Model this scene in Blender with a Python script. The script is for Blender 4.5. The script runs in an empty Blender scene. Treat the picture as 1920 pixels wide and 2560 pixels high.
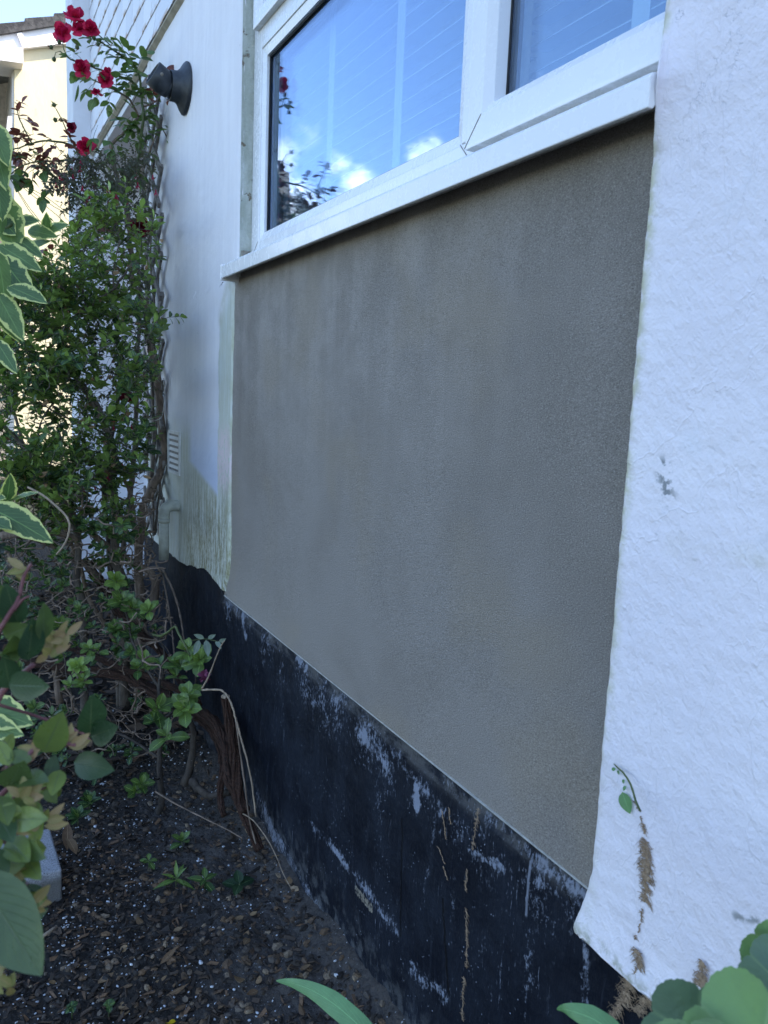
import bpy, math, random
from mathutils import Vector, Matrix, noise
random.seed(7)
R = math.radians
scene = bpy.context.scene

# ---------------------------------------------------------------- camera
F = 1950.0                                   # focal length in pixels of the 1920x2560 photograph
Dn = Vector((-564, 13618, F)).normalized()   # world down, seen from the camera (x right, y down, z forward)
Wl = Vector((-1060, -329, F)).normalized()   # along the wall, away from the camera
Wl = (Wl - Dn * Wl.dot(Dn)).normalized()
Xr = Dn.cross(Wl)
def c2w(v): return Vector((Xr.dot(v), Wl.dot(v), -Dn.dot(v)))
cam_d = bpy.data.cameras.new('camera'); cam = bpy.data.objects.new('camera', cam_d)
scene.collection.objects.link(cam); scene.camera = cam
a, b, c = c2w(Vector((1, 0, 0))), c2w(Vector((0, -1, 0))), c2w(Vector((0, 0, -1)))
cam.matrix_world = Matrix(((a.x, b.x, c.x, 0), (a.y, b.y, c.y, 0), (a.z, b.z, c.z, 0), (0, 0, 0, 1)))
cam_d.sensor_fit = 'VERTICAL'; cam_d.sensor_height = 36.0; cam_d.lens = F / 2560 * 36.0
cam_d.clip_start = 0.02; cam_d.clip_end = 500
cam_d.dof.use_dof = True; cam_d.dof.focus_distance = 1.8; cam_d.dof.aperture_fstop = 10.0
scene.render.resolution_x = 768; scene.render.resolution_y = 1024

def ray(px, py): return c2w(Vector(((px - 960) / F, (py - 1280) / F, 1.0)))
def P(px, py, d): return ray(px, py) * d                      # point at depth d
def onx(px, py, x): r = ray(px, py); return r * (x / r.x)     # point on the plane X = x
def onz(px, py, z): r = ray(px, py); return r * (z / r.z)
def ony(px, py, y): r = ray(px, py); return r * (y / r.y)
GZ = -1.28                                                     # ground height (camera at 0)

# ---------------------------------------------------------------- light
SUN_EL, SUN_AZ = 52.0, (0.80, -0.60)          # direction to the sun: behind the house, towards the camera's side
sv = Vector((SUN_AZ[0] * math.cos(R(SUN_EL)), SUN_AZ[1] * math.cos(R(SUN_EL)), math.sin(R(SUN_EL))))
sl = bpy.data.lights.new('sun', 'SUN'); sl.energy = 2.2; sl.angle = R(0.5); sl.color = (1.0, 0.95, 0.86)
so = bpy.data.objects.new('sun', sl); scene.collection.objects.link(so)
so.rotation_euler = (-sv).to_track_quat('-Z', 'Y').to_euler()
world = bpy.data.worlds.new('World'); scene.world = world; world.use_nodes = True
wn = world.node_tree; wn.nodes.clear()
scene.view_settings.view_transform = 'Standard'; scene.view_settings.look = 'None'
scene.view_settings.exposure = 2.42; scene.view_settings.gamma = 1.0
scene.view_settings.use_curve_mapping = False
scene.render.engine = 'CYCLES'
scene.cycles.max_bounces = 10; scene.cycles.transparent_max_bounces = 12

# ---------------------------------------------------------------- node helper
class NT:
    def __init__(s, nt): s.nt = nt
    def n(s, typ, ins=None, **props):
        nd = s.nt.nodes.new(typ)
        for k, v in props.items(): setattr(nd, k, v)
        for k, v in (ins or {}).items():
            sock = nd.inputs[k]
            if isinstance(v, bpy.types.NodeSocket): s.nt.links.new(v, sock)
            else:
                try: sock.default_value = v
                except Exception: sock.default_value = tuple(v) + (1.0,)
        return nd
    def math(s, op, a, b=0.0, c=None, clamp=False):
        ins = {0: a, 1: b}
        if c is not None: ins[2] = c
        return s.n('ShaderNodeMath', ins, operation=op, use_clamp=clamp).outputs[0]
    def vm(s, op, a, b=None, out=0, scale=None):
        ins = {0: a}
        if b is not None: ins[1] = b
        if scale is not None: ins['Scale'] = scale
        return s.n('ShaderNodeVectorMath', ins, operation=op).outputs[out]
    def noise(s, vec, scale=5, detail=4, rough=.55, dist=0.0):
        return s.n('ShaderNodeTexNoise', {'Vector': vec, 'Scale': scale, 'Detail': detail, 'Roughness': rough, 'Distortion': dist}).outputs[0]
    def vor(s, vec, scale=5, feature='F1', out=0):
        return s.n('ShaderNodeTexVoronoi', {'Vector': vec, 'Scale': scale}, feature=feature).outputs[out]
    def mix(s, f, a, b, blend='MIX'):
        nd = s.nt.nodes.new('ShaderNodeMix'); nd.data_type = 'RGBA'; nd.blend_type = blend
        for i, v in ((0, f), (6, a), (7, b)):
            if isinstance(v, bpy.types.NodeSocket): s.nt.links.new(v, nd.inputs[i])
            else: nd.inputs[i].default_value = v if i == 0 else tuple(v) + (1.0,)
        return nd.outputs[2]
    def rng(s, v, a, b, c=0.0, d=1.0, smooth=True):
        return s.n('ShaderNodeMapRange', {0: v, 1: a, 2: b, 3: c, 4: d}, interpolation_type='SMOOTHSTEP' if smooth else 'LINEAR').outputs[0]
    def scalev(s, v, sc): return s.vm('MULTIPLY', v, sc)
    def mul(s, *a):
        o = a[0]
        for x in a[1:]: o = s.math('MULTIPLY', o, x)
        return o
    def mx(s, *a):
        o = a[0]
        for x in a[1:]: o = s.math('MAXIMUM', o, x)
        return o
    def seg(s, pos, A, B, w0, w1):          # 1 inside a stroke from A to B, fading between w0 and w1
        A, B = Vector(A), Vector(B); ba = B - A
        pa = s.vm('SUBTRACT', pos, tuple(A))
        h = s.math('DIVIDE', s.vm('DOT_PRODUCT', pa, tuple(ba), out=1), max(ba.dot(ba), 1e-8), clamp=True)
        q = s.vm('SCALE', tuple(ba), scale=h)
        d = s.vm('LENGTH', s.vm('SUBTRACT', pa, q), out=1)
        return s.rng(d, w1, w0, 0, 1)

def material(name, fn):
    m = bpy.data.materials.new(name); m.use_nodes = True
    nt = m.node_tree; nt.nodes.clear(); N = NT(nt)
    out = nt.nodes.new('ShaderNodeOutputMaterial')
    N.pos = N.n('ShaderNodeTexCoord').outputs['Object']
    N.geo = N.n('ShaderNodeNewGeometry')
    sh = fn(N)
    nt.links.new(sh, out.inputs['Surface'])
    return m
def princ(N, color, rough=.6, bump=None, bstr=.3, bdist=.01, spec=.4, metallic=0.0, **kw):
    ins = {'Base Color': color, 'Roughness': rough, 'Metallic': metallic, 'Specular IOR Level': spec}
    if bump is not None:
        ins['Normal'] = N.n('ShaderNodeBump', {'Height': bump, 'Strength': bstr, 'Distance': bdist}).outputs[0]
    ins.update(kw)
    return N.n('ShaderNodeBsdfPrincipled', ins).outputs[0]

# world: Nishita sky with a few real clouds in it
W = NT(wn)
tc = W.n('ShaderNodeTexCoord').outputs['Generated']
sky = W.n('ShaderNodeTexSky', sky_type='NISHITA')
sky.sun_disc = False; sky.sun_elevation = R(SUN_EL); sky.sun_rotation = math.atan2(sv.x, sv.y)
sky.air_density = 1.0; sky.dust_density = 0.8; sky.ozone_density = 2.2; sky.altitude = 50
def cloud_dir(px, py):                        # the part of the sky the window mirrors there
    r = ray(px, py); return Vector((-r.x, r.y, r.z)).normalized()
nz = W.noise(W.scalev(tc, (1, 1, 1.6)), 11, 7, .62, .3)
cm = None
for (px, py, w0, w1) in ((735, 560, .02, .13), (880, 480, .015, .06), (850, 430, .005, .045), (1065, 395, .01, .045), (700, 420, .01, .05)):
    d = cloud_dir(px, py)
    dd = W.vm('LENGTH', W.vm('SUBTRACT', tc, tuple(d)), out=1)
    m_ = W.rng(dd, w1, w0, 0, 1)
    cm = m_ if cm is None else W.mx(cm, m_)
sep = W.n('ShaderNodeSeparateXYZ', {0: tc}).outputs
low = W.rng(sep[2], .42, .05, 0, .8)
west = W.rng(sep[0], .1, -.3, 0, 1)
low = W.math('MULTIPLY', low, west)
amt = W.math('ADD', cm, W.math('MULTIPLY', low, .10))
cl = W.rng(W.math('ADD', nz, W.math('MULTIPLY', amt, .36)), .66, 1.02, 0, .93)
col = W.mix(cl, sky.outputs[0], (11.0, 10.8, 10.8))
bg = W.n('ShaderNodeBackground', {'Color': col, 'Strength': 0.105})
wo = W.n('ShaderNodeOutputWorld', {'Surface': bg.outputs[0]})

# ---------------------------------------------------------------- mesh helpers
class MB:
    def __init__(s): s.v = []; s.f = []; s.uv = []; s.r = []; s.ex = {}
    def quad(s, idx, uvs=None):
        s.f.append(idx); s.uv.append(uvs or [(0, 0)] * len(idx))
    def add(s, verts, faces, rnd=0.5):
        o = len(s.v)
        s.v += [tuple(v) for v in verts]; s.r += [rnd] * len(verts)
        for f in faces: s.quad([i + o for i in f])
    def box(s, lo, hi, rnd=.5, M=None):
        x0, y0, z0 = lo; x1, y1, z1 = hi
        vs = [(x, y, z) for x in (x0, x1) for y in (y0, y1) for z in (z0, z1)]
        if M: vs = [M @ Vector(v) for v in vs]
        s.add(vs, [(0, 1, 3, 2), (4, 6, 7, 5), (0, 4, 5, 1), (2, 3, 7, 6), (0, 2, 6, 4), (1, 5, 7, 3)], rnd)
    def prism(s, poly, axis_vec, rnd=.5):      # poly: list of 3D points, extruded by axis_vec
        n = len(poly); A = [Vector(p) for p in poly]; B = [p + Vector(axis_vec) for p in A]
        s.add(A + B, [tuple(range(n))[::-1], tuple(range(n, 2 * n))] + [(i, (i + 1) % n, n + (i + 1) % n, n + i) for i in range(n)], rnd)
    def tube(s, pts, rad, sides=6, rnd=.5, knob=0.0, cap=True):
        pts = [Vector(p) for p in pts]; n = len(pts)
        if n < 2: return
        if not isinstance(rad, (list, tuple)): rad = [rad] * n
        o = len(s.v); ref = Vector((.31, .2, .93)); L = 0
        for i, p in enumerate(pts):
            t = (pts[min(i + 1, n - 1)] - pts[max(i - 1, 0)])
            if t.length < 1e-7: t = Vector((0, 0, 1))
            t.normalize()
            u = t.cross(ref)
            if u.length < .05: u = t.cross(Vector((1, 0, 0)))
            u.normalize(); w = t.cross(u)
            for k in range(sides):
                a_ = 2 * math.pi * k / sides
                rr = rad[i] * (1 + (random.uniform(-knob, knob) if knob else 0))
                s.v.append(tuple(p + (u * math.cos(a_) + w * math.sin(a_)) * rr)); s.r.append(rnd)
        for i in range(n - 1):
            for k in range(sides):
                k2 = (k + 1) % sides
                s.quad([o + i * sides + k, o + i * sides + k2, o + (i + 1) * sides + k2, o + (i + 1) * sides + k],
                       [(k / sides, i), ((k + 1) / sides, i), ((k + 1) / sides, i + 1), (k / sides, i + 1)])
        if cap:
            s.quad([o + k for k in range(sides)][::-1]); s.quad([o + (n - 1) * sides + k for k in range(sides)])
    def grid(s, fn, nu, nv, rnd=.5, flip=False):
        o = len(s.v)
        for i in range(nu + 1):
            for j in range(nv + 1):
                s.v.append(tuple(fn(i / nu, j / nv))); s.r.append(rnd)
        for i in range(nu):
            for j in range(nv):
                q = [o + i * (nv + 1) + j, o + (i + 1) * (nv + 1) + j, o + (i + 1) * (nv + 1) + j + 1, o + i * (nv + 1) + j + 1]
                uq = [(i / nu, j / nv), ((i + 1) / nu, j / nv), ((i + 1) / nu, (j + 1) / nv), (i / nu, (j + 1) / nv)]
                if flip: q.reverse(); uq.reverse()
                s.quad(q, uq)
    def leaf(s, base, d, up, L, Wd, fold=.25, curl=.25, shape='ovate', rows=6, rnd=.5, wave=0.0, jag=0.0):
        d = Vector(d).normalized(); side = d.cross(Vector(up))
        if side.length < 1e-3: side = d.cross(Vector((.3, .9, .1)))
        side.normalize(); nrm = side.cross(d); base = Vector(base)
        o = len(s.v); ang = 0; p = base.copy(); ph = random.random() * 6
        for i in range(rows + 1):
            t = i / rows
            if shape == 'ovate': w = (math.sin(math.pi * t ** .8)) ** .8 if 0 < t < 1 else 0
            elif shape == 'obovate': w = (math.sin(math.pi * min(t, 1) ** 1.35)) ** .7 if 0 < t < 1 else 0
            elif shape == 'lance': w = (math.sin(math.pi * t ** .75)) ** 1.25 if 0 < t < 1 else 0
            elif shape == 'round': w = (math.sin(math.pi * t)) ** .5 if 0 < t < 1 else 0
            elif shape == 'strap': w = min(1, (1 - t) * 3.0) ** .7 if t < 1 else 0
            else: w = math.sin(math.pi * t)
            w = max(w, .03) * Wd / 2
            if jag: w *= 1 + (jag if i % 2 else -jag)
            a_ = -curl * t * 1.6
            dd = d * math.cos(a_) + nrm * math.sin(a_); nn = nrm * math.cos(a_) - d * math.sin(a_)
            if i: p = p + dd * (L / rows)
            wz = wave * Wd * math.sin(ph + t * 9)
            for q in (-1, 0, 1):
                v = p + side * (q * w * math.cos(fold)) + nn * (abs(q) * w * math.sin(fold) + (wz if q == 1 else -wz if q else 0))
                s.v.append(tuple(v)); s.r.append(rnd)
        for i in range(rows):
            for q in (0, 1):
                k = o + i * 3 + q
                s.quad([k, k + 1, k + 4, k + 3], [(q / 2, i / rows), ((q + 1) / 2, i / rows), ((q + 1) / 2, (i + 1) / rows), (q / 2, (i + 1) / rows)])
    def ball(s, c, r, rnd=.5, sc=(1, 1, 1), seg=8, rings=5, jit=.0, rot=None):
        o = len(s.v); c = Vector(c); vs = []
        for i in range(rings + 1):
            th = math.pi * i / rings
            for k in range(seg):
                ph = 2 * math.pi * k / seg
                j = 1 + random.uniform(-jit, jit)
                v = Vector((math.sin(th) * math.cos(ph) * sc[0], math.sin(th) * math.sin(ph) * sc[1], math.cos(th) * sc[2])) * r * j
                if rot: v = rot @ v
                vs.append(c + v)
        fs = [(i * seg + k, (i + 1) * seg + k, (i + 1) * seg + (k + 1) % seg, i * seg + (k + 1) % seg) for i in range(rings) for k in range(seg)]
        s.add(vs, fs, rnd)
    def build(s, name, mat, parent=None, smooth=True, bevel=0, origin=None, **tags):
        me = bpy.data.meshes.new(name)
        org = Vector(origin) if origin is not None else Vector((0, 0, 0))
        me.from_pydata([tuple(Vector(v) - org) for v in s.v] if origin is not None else s.v, [], s.f)
        uvl = me.uv_layers.new(name='UVMap')
        flat = [x for f in s.uv for uv in f for x in uv]
        if len(flat) == len(uvl.data) * 2: uvl.data.foreach_set('uv', flat)
        at = me.attributes.new('rnd', 'FLOAT', 'POINT'); at.data.foreach_set('value', s.r)
        for k_, v_ in s.ex.items(): me.attributes.new(k_, 'FLOAT', 'POINT').data.foreach_set('value', v_)
        for m_ in (mat if isinstance(mat, (list, tuple)) else [mat]): me.materials.append(m_)
        if smooth: me.polygons.foreach_set('use_smooth', [True] * len(me.polygons))
        me.validate(); me.update()
        ob = bpy.data.objects.new(name, me); scene.collection.objects.link(ob)
        if origin is not None: ob.location = org
        if parent:
            ob.parent = parent
            if origin is None: ob.matrix_parent_inverse = parent.matrix_world.inverted() if False else Matrix.Translation(-parent.location)
            else: ob.location = org - parent.location
        if bevel:
            md = ob.modifiers.new('bevel', 'BEVEL'); md.width = bevel; md.segments = 2; md.limit_method = 'ANGLE'; md.angle_limit = R(40)
            if smooth:
                md2 = ob.modifiers.new('wn', 'WEIGHTED_NORMAL'); md2.keep_sharp = False
        tag(ob, **tags)
        return ob
def tag(o, label=None, cat=None, group=None, kind=None):
    if label: o['label'] = label
    if cat: o['category'] = cat
    if group: o['group'] = group
    if kind: o['kind'] = kind
    return o
def thing(name, loc, label, cat, group=None):
    o = bpy.data.objects.new(name, None); scene.collection.objects.link(o); o.location = loc
    o.empty_display_size = .1
    return tag(o, label, cat, group)
def rv(a=1): return Vector((random.uniform(-a, a), random.uniform(-a, a), random.uniform(-a, a)))
def fbm(x, y, z=0, o=4): return noise.fractal(Vector((x, y, z)), .8, 2.0, o)
def smooth_line(pts, sub=4):                  # Catmull-Rom through points
    pts = [Vector(p) for p in pts]; out = []
    for i in range(len(pts) - 1):
        p0 = pts[max(i - 1, 0)]; p1 = pts[i]; p2 = pts[i + 1]; p3 = pts[min(i + 2, len(pts) - 1)]
        for k in range(sub):
            t = k / sub
            out.append(.5 * ((2 * p1) + (p2 - p0) * t + (2 * p0 - 5 * p1 + 4 * p2 - p3) * t * t + (3 * p1 - p0 - 3 * p2 + p3) * t ** 3))
    out.append(pts[-1]); return out

# ---------------------------------------------------------------- materials: the house
def yz(px, py, x=.75): return tuple(onx(px, py, x))
def flat(N, sc=(0, 1, 1)): return N.scalev(N.pos, sc)     # strokes compare only y, z
def F0(p): return (0, p[1], p[2])

def m_white_wall(N):
    p = N.pos
    big = N.noise(p, 2.2, 3); mid = N.noise(p, 14, 5, .6); fine = N.noise(p, 160, 3, .6); lump = N.noise(p, 60, 4, .6)
    rt = N.n('ShaderNodeVectorRotate', {'Vector': p, 'Angle': 0.75}, rotation_type='X_AXIS').outputs[0]
    st = N.noise(N.scalev(rt, (1, 1, .28)), 75, 5, .65)
    col = N.mix(N.rng(big, .35, .65), (.735, .69, .735), (.79, .745, .775))
    col = N.mix(N.rng(mid, .55, .75, 0, .3), col, (.62, .64, .70))
    fl = flat(N)
    # yellowish stained arris beside the grey panel
    sep = N.n('ShaderNodeSeparateXYZ', {0: p}).outputs
    edge = N.math('ADD', sep[1], N.math('MULTIPLY', mid, .03))
    em = N.mul(N.rng(edge, .708, .730), N.rng(lump, .3, .62), N.rng(sep[2], -.72, -.1, .25, 1))
    col = N.mix(em, col, (.52, .50, .36))
    # dirt marks
    d1 = N.mul(N.seg(fl, F0(yz(1655, 1165, .73)), F0(yz(1668, 1240, .73)), .002, .018), N.rng(N.noise(p, 90, 4), .5, .6))
    d2 = N.mul(N.seg(fl, F0(yz(1690, 1375, .73)), F0(yz(1900, 1420, .73)), .003, .03), N.rng(mid, .35, .7, 0, .45))
    d3 = N.mul(N.seg(fl, F0(yz(1840, 2290, .73)), F0(yz(1890, 2300, .73)), .001, .008), N.rng(lump, .45, .6))
    spk = N.rng(N.vor(p, 28), .045, .03, 0, .8); spk = N.mul(spk, N.rng(mid, .52, .6))
    col = N.mix(d1, col, (.25, .26, .27)); col = N.mix(d2, col, (.58, .55, .42)); col = N.mix(d3, col, (.3, .3, .3)); col = N.mix(spk, col, (.22, .22, .25))
    foot = N.mul(N.rng(N.math('ADD', sep[2], N.math('MULTIPLY', mid, .03)), -.675, -.700), N.rng(lump, .42, .60))
    col = N.mix(N.math('MULTIPLY', foot, .75), col, (.33, .33, .24))
    # hairline crack near the window
    cr = N.math('ABSOLUTE', N.math('SUBTRACT', N.noise(p, 5, 6, .7), .5))
    crm = N.mul(N.rng(cr, .004, .001), N.rng(sep[2], .18, .45), N.rng(sep[1], .55, .66))
    col = N.mix(N.math('MULTIPLY', crm, .7), col, (.4, .4, .45))
    # lapped coats of paint: a raised irregular line
    lap = N.math('ABSOLUTE', N.math('SUBTRACT', N.noise(N.scalev(p, (1, 1, .6)), 4.2, 5, .6, .6), .52))
    lapm = N.rng(lap, .008, 0, 0, .14)
    h = N.math('ADD', N.math('MULTIPLY', lump, .9), N.math('ADD', N.math('MULTIPLY', fine, .30), N.math('MULTIPLY', st, .6)))
    h = N.math('ADD', h, N.math('ADD', lapm, N.math('MULTIPLY', mid, .35)))
    h = N.math('SUBTRACT', h, N.math('MULTIPLY', crm, .3))
    return princ(N, col, .66, h, .58, .0058, .25)

def m_left_wall(N):
    p = N.pos; fl = flat(N)
    sep = N.n('ShaderNodeSeparateXYZ', {0: p}).outputs
    mid = N.noise(p, 9, 5, .6); fine = N.noise(p, 220, 3, .6)
    streak = N.noise(N.scalev(p, (1, 7, .8)), 2.6, 6, .6, .5); fstreak = N.noise(N.scalev(p, (1, 30, 2.4)), 2.2, 7, .75, .5)
    col = N.mix(N.rng(streak, .3, .75), (.725, .705, .735), (.79, .77, .79))
    brush = N.rng(sep[1], 3.35, 2.9, 0, 1)
    col = N.mix(N.mul(N.rng(sep[2], .1, -.3), N.math('MULTIPLY', brush, .75)), col, (.50, .57, .76))
    # bare strip along the panel and the bare foot below the fresh paint
    arc = N.vm('LENGTH', N.vm('SUBTRACT', fl, F0(yz(455, 1190))), out=1)
    ny = N.math('ADD', sep[1], N.math('MULTIPLY', mid, .05))
    strip = N.mul(N.rng(ny, 2.575, 2.565), N.rng(N.math('ADD', sep[2], N.math('MULTIPLY', ny, .75)), 2.22, 2.10))
    zz = N.math('ADD', sep[2], N.math('MULTIPLY', sep[1], -.23))        # the foot line rises towards the panel
    zz = N.math('ADD', zz, N.math('MULTIPLY', fstreak, .014))
    bare = N.mx(strip, N.mul(N.rng(zz, -.90, -.93), 1.0), N.mul(N.rng(sep[1], 2.86, 2.95), N.rng(sep[2], -.05, -.22)))
    bcol = N.mix(N.rng(fstreak, .35, .65), (.58, .61, .58), (.50, .51, .42))
    pink = N.mul(N.rng(N.vm('LENGTH', N.vm('SUBTRACT', fl, F0(yz(563, 1150))), out=1), .14, .06), N.rng(N.noise(p, 60, 4), .35, .5))
    bcol = N.mix(pink, bcol, (.66, .56, .57))
    gr = N.noise(N.scalev(p, (1, 1, .6)), 70, 6, .75); moss = N.mul(N.rng(sep[2], -.14, -.55), N.rng(N.math('ADD', N.math('MULTIPLY', fstreak, .6), N.math('MULTIPLY', gr, .4)), .44, .58), N.rng(sep[1], 3.15, 2.8))
    bcol = N.mix(N.math('MULTIPLY', moss, .9), bcol, (.21, .20, .11))
    spots = N.mul(N.rng(N.noise(N.scalev(p, (1, 3, .7)), 48, 6, .75), .52, .60), N.rng(sep[2], -.25, -.55), N.rng(sep[1], 3.1, 2.8))
    bcol = N.mix(N.math('MULTIPLY', spots, .7), bcol, (.16, .14, .10))
    green = N.mul(N.rng(ny, 2.50, 2.42), N.rng(mid, .42, .62), .6)
    bcol = N.mix(green, bcol, (.36, .37, .21))
    col = N.mix(bare, col, bcol)
    # stain running from the sill corner
    s1 = N.mul(N.seg(fl, F0(yz(572, 715)), F0(yz(555, 790)), .01, .055), .75)
    col = N.mix(N.mul(s1, N.rng(mid, .3, .6)), col, (.42, .42, .30))
    spk = N.mul(N.rng(N.vor(p, 16), .05, .035), N.rng(mid, .5, .6))
    col = N.mix(N.math('MULTIPLY', spk, .7), col, (.3, .3, .32))
    # greyer streaks towards the trellis
    tgrey = N.mul(N.rng(sep[1], 3.25, 3.6), N.rng(streak, .35, .6), .45)
    col = N.mix(tgrey, col, (.36, .37, .36))
    h = N.math('ADD', N.math('MULTIPLY', fine, .3), N.math('ADD', N.math('MULTIPLY', N.noise(p, 40, 4), .5), N.math('MULTIPLY', fstreak, .12)))
    return princ(N, col, .62, h, .4, .006, .3)

def m_panel(N):
    p = N.pos; sep = N.n('ShaderNodeSeparateXYZ', {0: p}).outputs
    big = N.noise(p, 1.7, 4, .6, .5); mid = N.noise(p, 11, 5, .65); fine = N.noise(p, 330, 3, .7); spk = N.noise(N.scalev(p, (1, 1.0, 1.5)), 360, 3, .7)
    col = N.mix(N.rng(big, .36, .66), (.232, .206, .180), (.284, .255, .228))
    vst = N.noise(N.scalev(p, (1, 5, .6)), 2.2, 4, .6); top = N.mul(N.rng(sep[2], -.35, .25), N.rng(N.math('ADD', N.math('MULTIPLY', mid, .5), N.math('MULTIPLY', vst, .5)), .40, .60), N.rng(sep[1], .9, 1.4, .35, 1))
    col = N.mix(N.math('MULTIPLY', top, .55), col, (.43, .385, .35))  # pale sheen towards the upper left, put into the colour
    warm = N.mul(N.rng(N.noise(p, 2.6, 3), .5, .65), .4)
    col = N.mix(warm, col, (.30, .25, .185))
    foot = N.mul(N.rng(sep[2], -.45, -.66), N.rng(sep[1], 1.6, 2.4), .6)
    col = N.mix(foot, col, (.345, .315, .285))
    col = N.mix(N.rng(spk, .52, .68, 0, .55), col, (.46, .42, .39)); col = N.mix(N.rng(spk, .48, .32, 0, .60), col, (.09, .082, .072))
    dot = N.mul(N.rng(N.vor(p, 60), .07, .04), N.rng(mid, .52, .62))
    col = N.mix(N.math('MULTIPLY', dot, .6), col, (.09, .085, .08))
    h = N.math('ADD', N.math('MULTIPLY', fine, .5), N.math('ADD', N.math('MULTIPLY', spk, .9), N.math('MULTIPLY', mid, .8)))
    return princ(N, col, .9, h, .8, .004, .15)

STROKES = [((1036, 1972), (1036, 2010), .004, .018, .62), ((885, 1815), (962, 1900), .006, .045, .74), ((980, 1885), (1105, 2035), .004, .03, .76), ((1105, 1955), (1290, 2110), .003, .022, .77),
           ((1290, 2110), (1475, 2262), .004, .020, .735), ((1172, 2125), (1250, 2180), .003, .014, .73), ((785, 2060), (865, 2155), .005, .020, .74),
           ((865, 2155), (905, 2210), .003, .018, .72), ((905, 2210), (995, 2330), .005, .024, .73), ((1030, 2420), (1115, 2490), .004, .025, .76),
           ((1340, 2200), (1450, 2300), .003, .02, .77), ((600, 1540), (612, 1590), .005, .018, .70), ((735, 1645), (758, 1672), .005, .018, .72),
           ((560, 1500), (700, 1620), .01, .06, .80), ((760, 1720), (930, 1850), .02, .10, .80), ((1012, 2320), (1010, 2440), .001, .02, .77),
           ((700, 2100), (830, 2330), .004, .035, .76), ((830, 2330), (960, 2540), .004, .035, .75), ((640, 1960), (700, 2120), .01, .05, .78),
           ((1150, 2100), (1120, 2350), .001, .012, .76), ((1275, 2150), (1260, 2260), .001, .008, .74), ((1085, 2050), (1060, 2230), .001, .01, .77),
           ((1320, 2330), (1310, 2540), .001, .022, .76), ((1450, 2360), (1462, 2540), .001, .012, .76), ((940, 1990), (955, 2060), .001, .01, .77), ((1210, 2350), (1230, 2500), .001, .02, .78)]
def wear_at(y, z):                # scraped and splashed places on the black paint: data for the paint's noise threshold
    x_ = 0; best = 0.0; n1 = fbm(y * 11, z * 11, 3, 3); n2 = fbm(y * 33, z * 33, 8, 3); y += .009 * n1 + .003 * n2; z += .010 * fbm(y * 10, z * 10, 12, 3)
    for (A, B, w0, w1, thr) in WEAR:
        by, bz = B[1] - A[1], B[2] - A[2]; py_, pz_ = y - A[1], z - A[2]; h = max(0, min(1, (py_ * by + pz_ * bz) / (by * by + bz * bz + 1e-9)))
        d = math.hypot(py_ - by * h, pz_ - bz * h) * (.75 + .5 * abs(n2))
        if d < w1:
            t = (w1 - d) / (w1 - w0) if d > w0 else 1.0; best = max(best, t * (.25 + (.77 - thr) * 1.6) * (.74 + .50 * n1) * (.55 if abs(A[1] - B[1]) < .02 and abs(A[2] - B[2]) > .05 else 1))
    up = max(0, 1 - abs(z + .73) / .10) * (1 if .75 < y < 2.5 else 0)
    return max(best, (.09 * up * (1 + 1.2 * n1))) + .05 * max(0, n1)
def seg_at(y, z, a, b, w0, w1):
    A, B = yz(*a, .745), yz(*b, .745); by, bz = B[1] - A[1], B[2] - A[2]; py_, pz_ = y - A[1], z - A[2]; h = max(0, min(1, (py_ * by + pz_ * bz) / (by * by + bz * bz + 1e-9)))
    return max(0.0, min(1.0, (w1 - math.hypot(py_ - by * h, pz_ - bz * h)) / (w1 - w0)))
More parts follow.
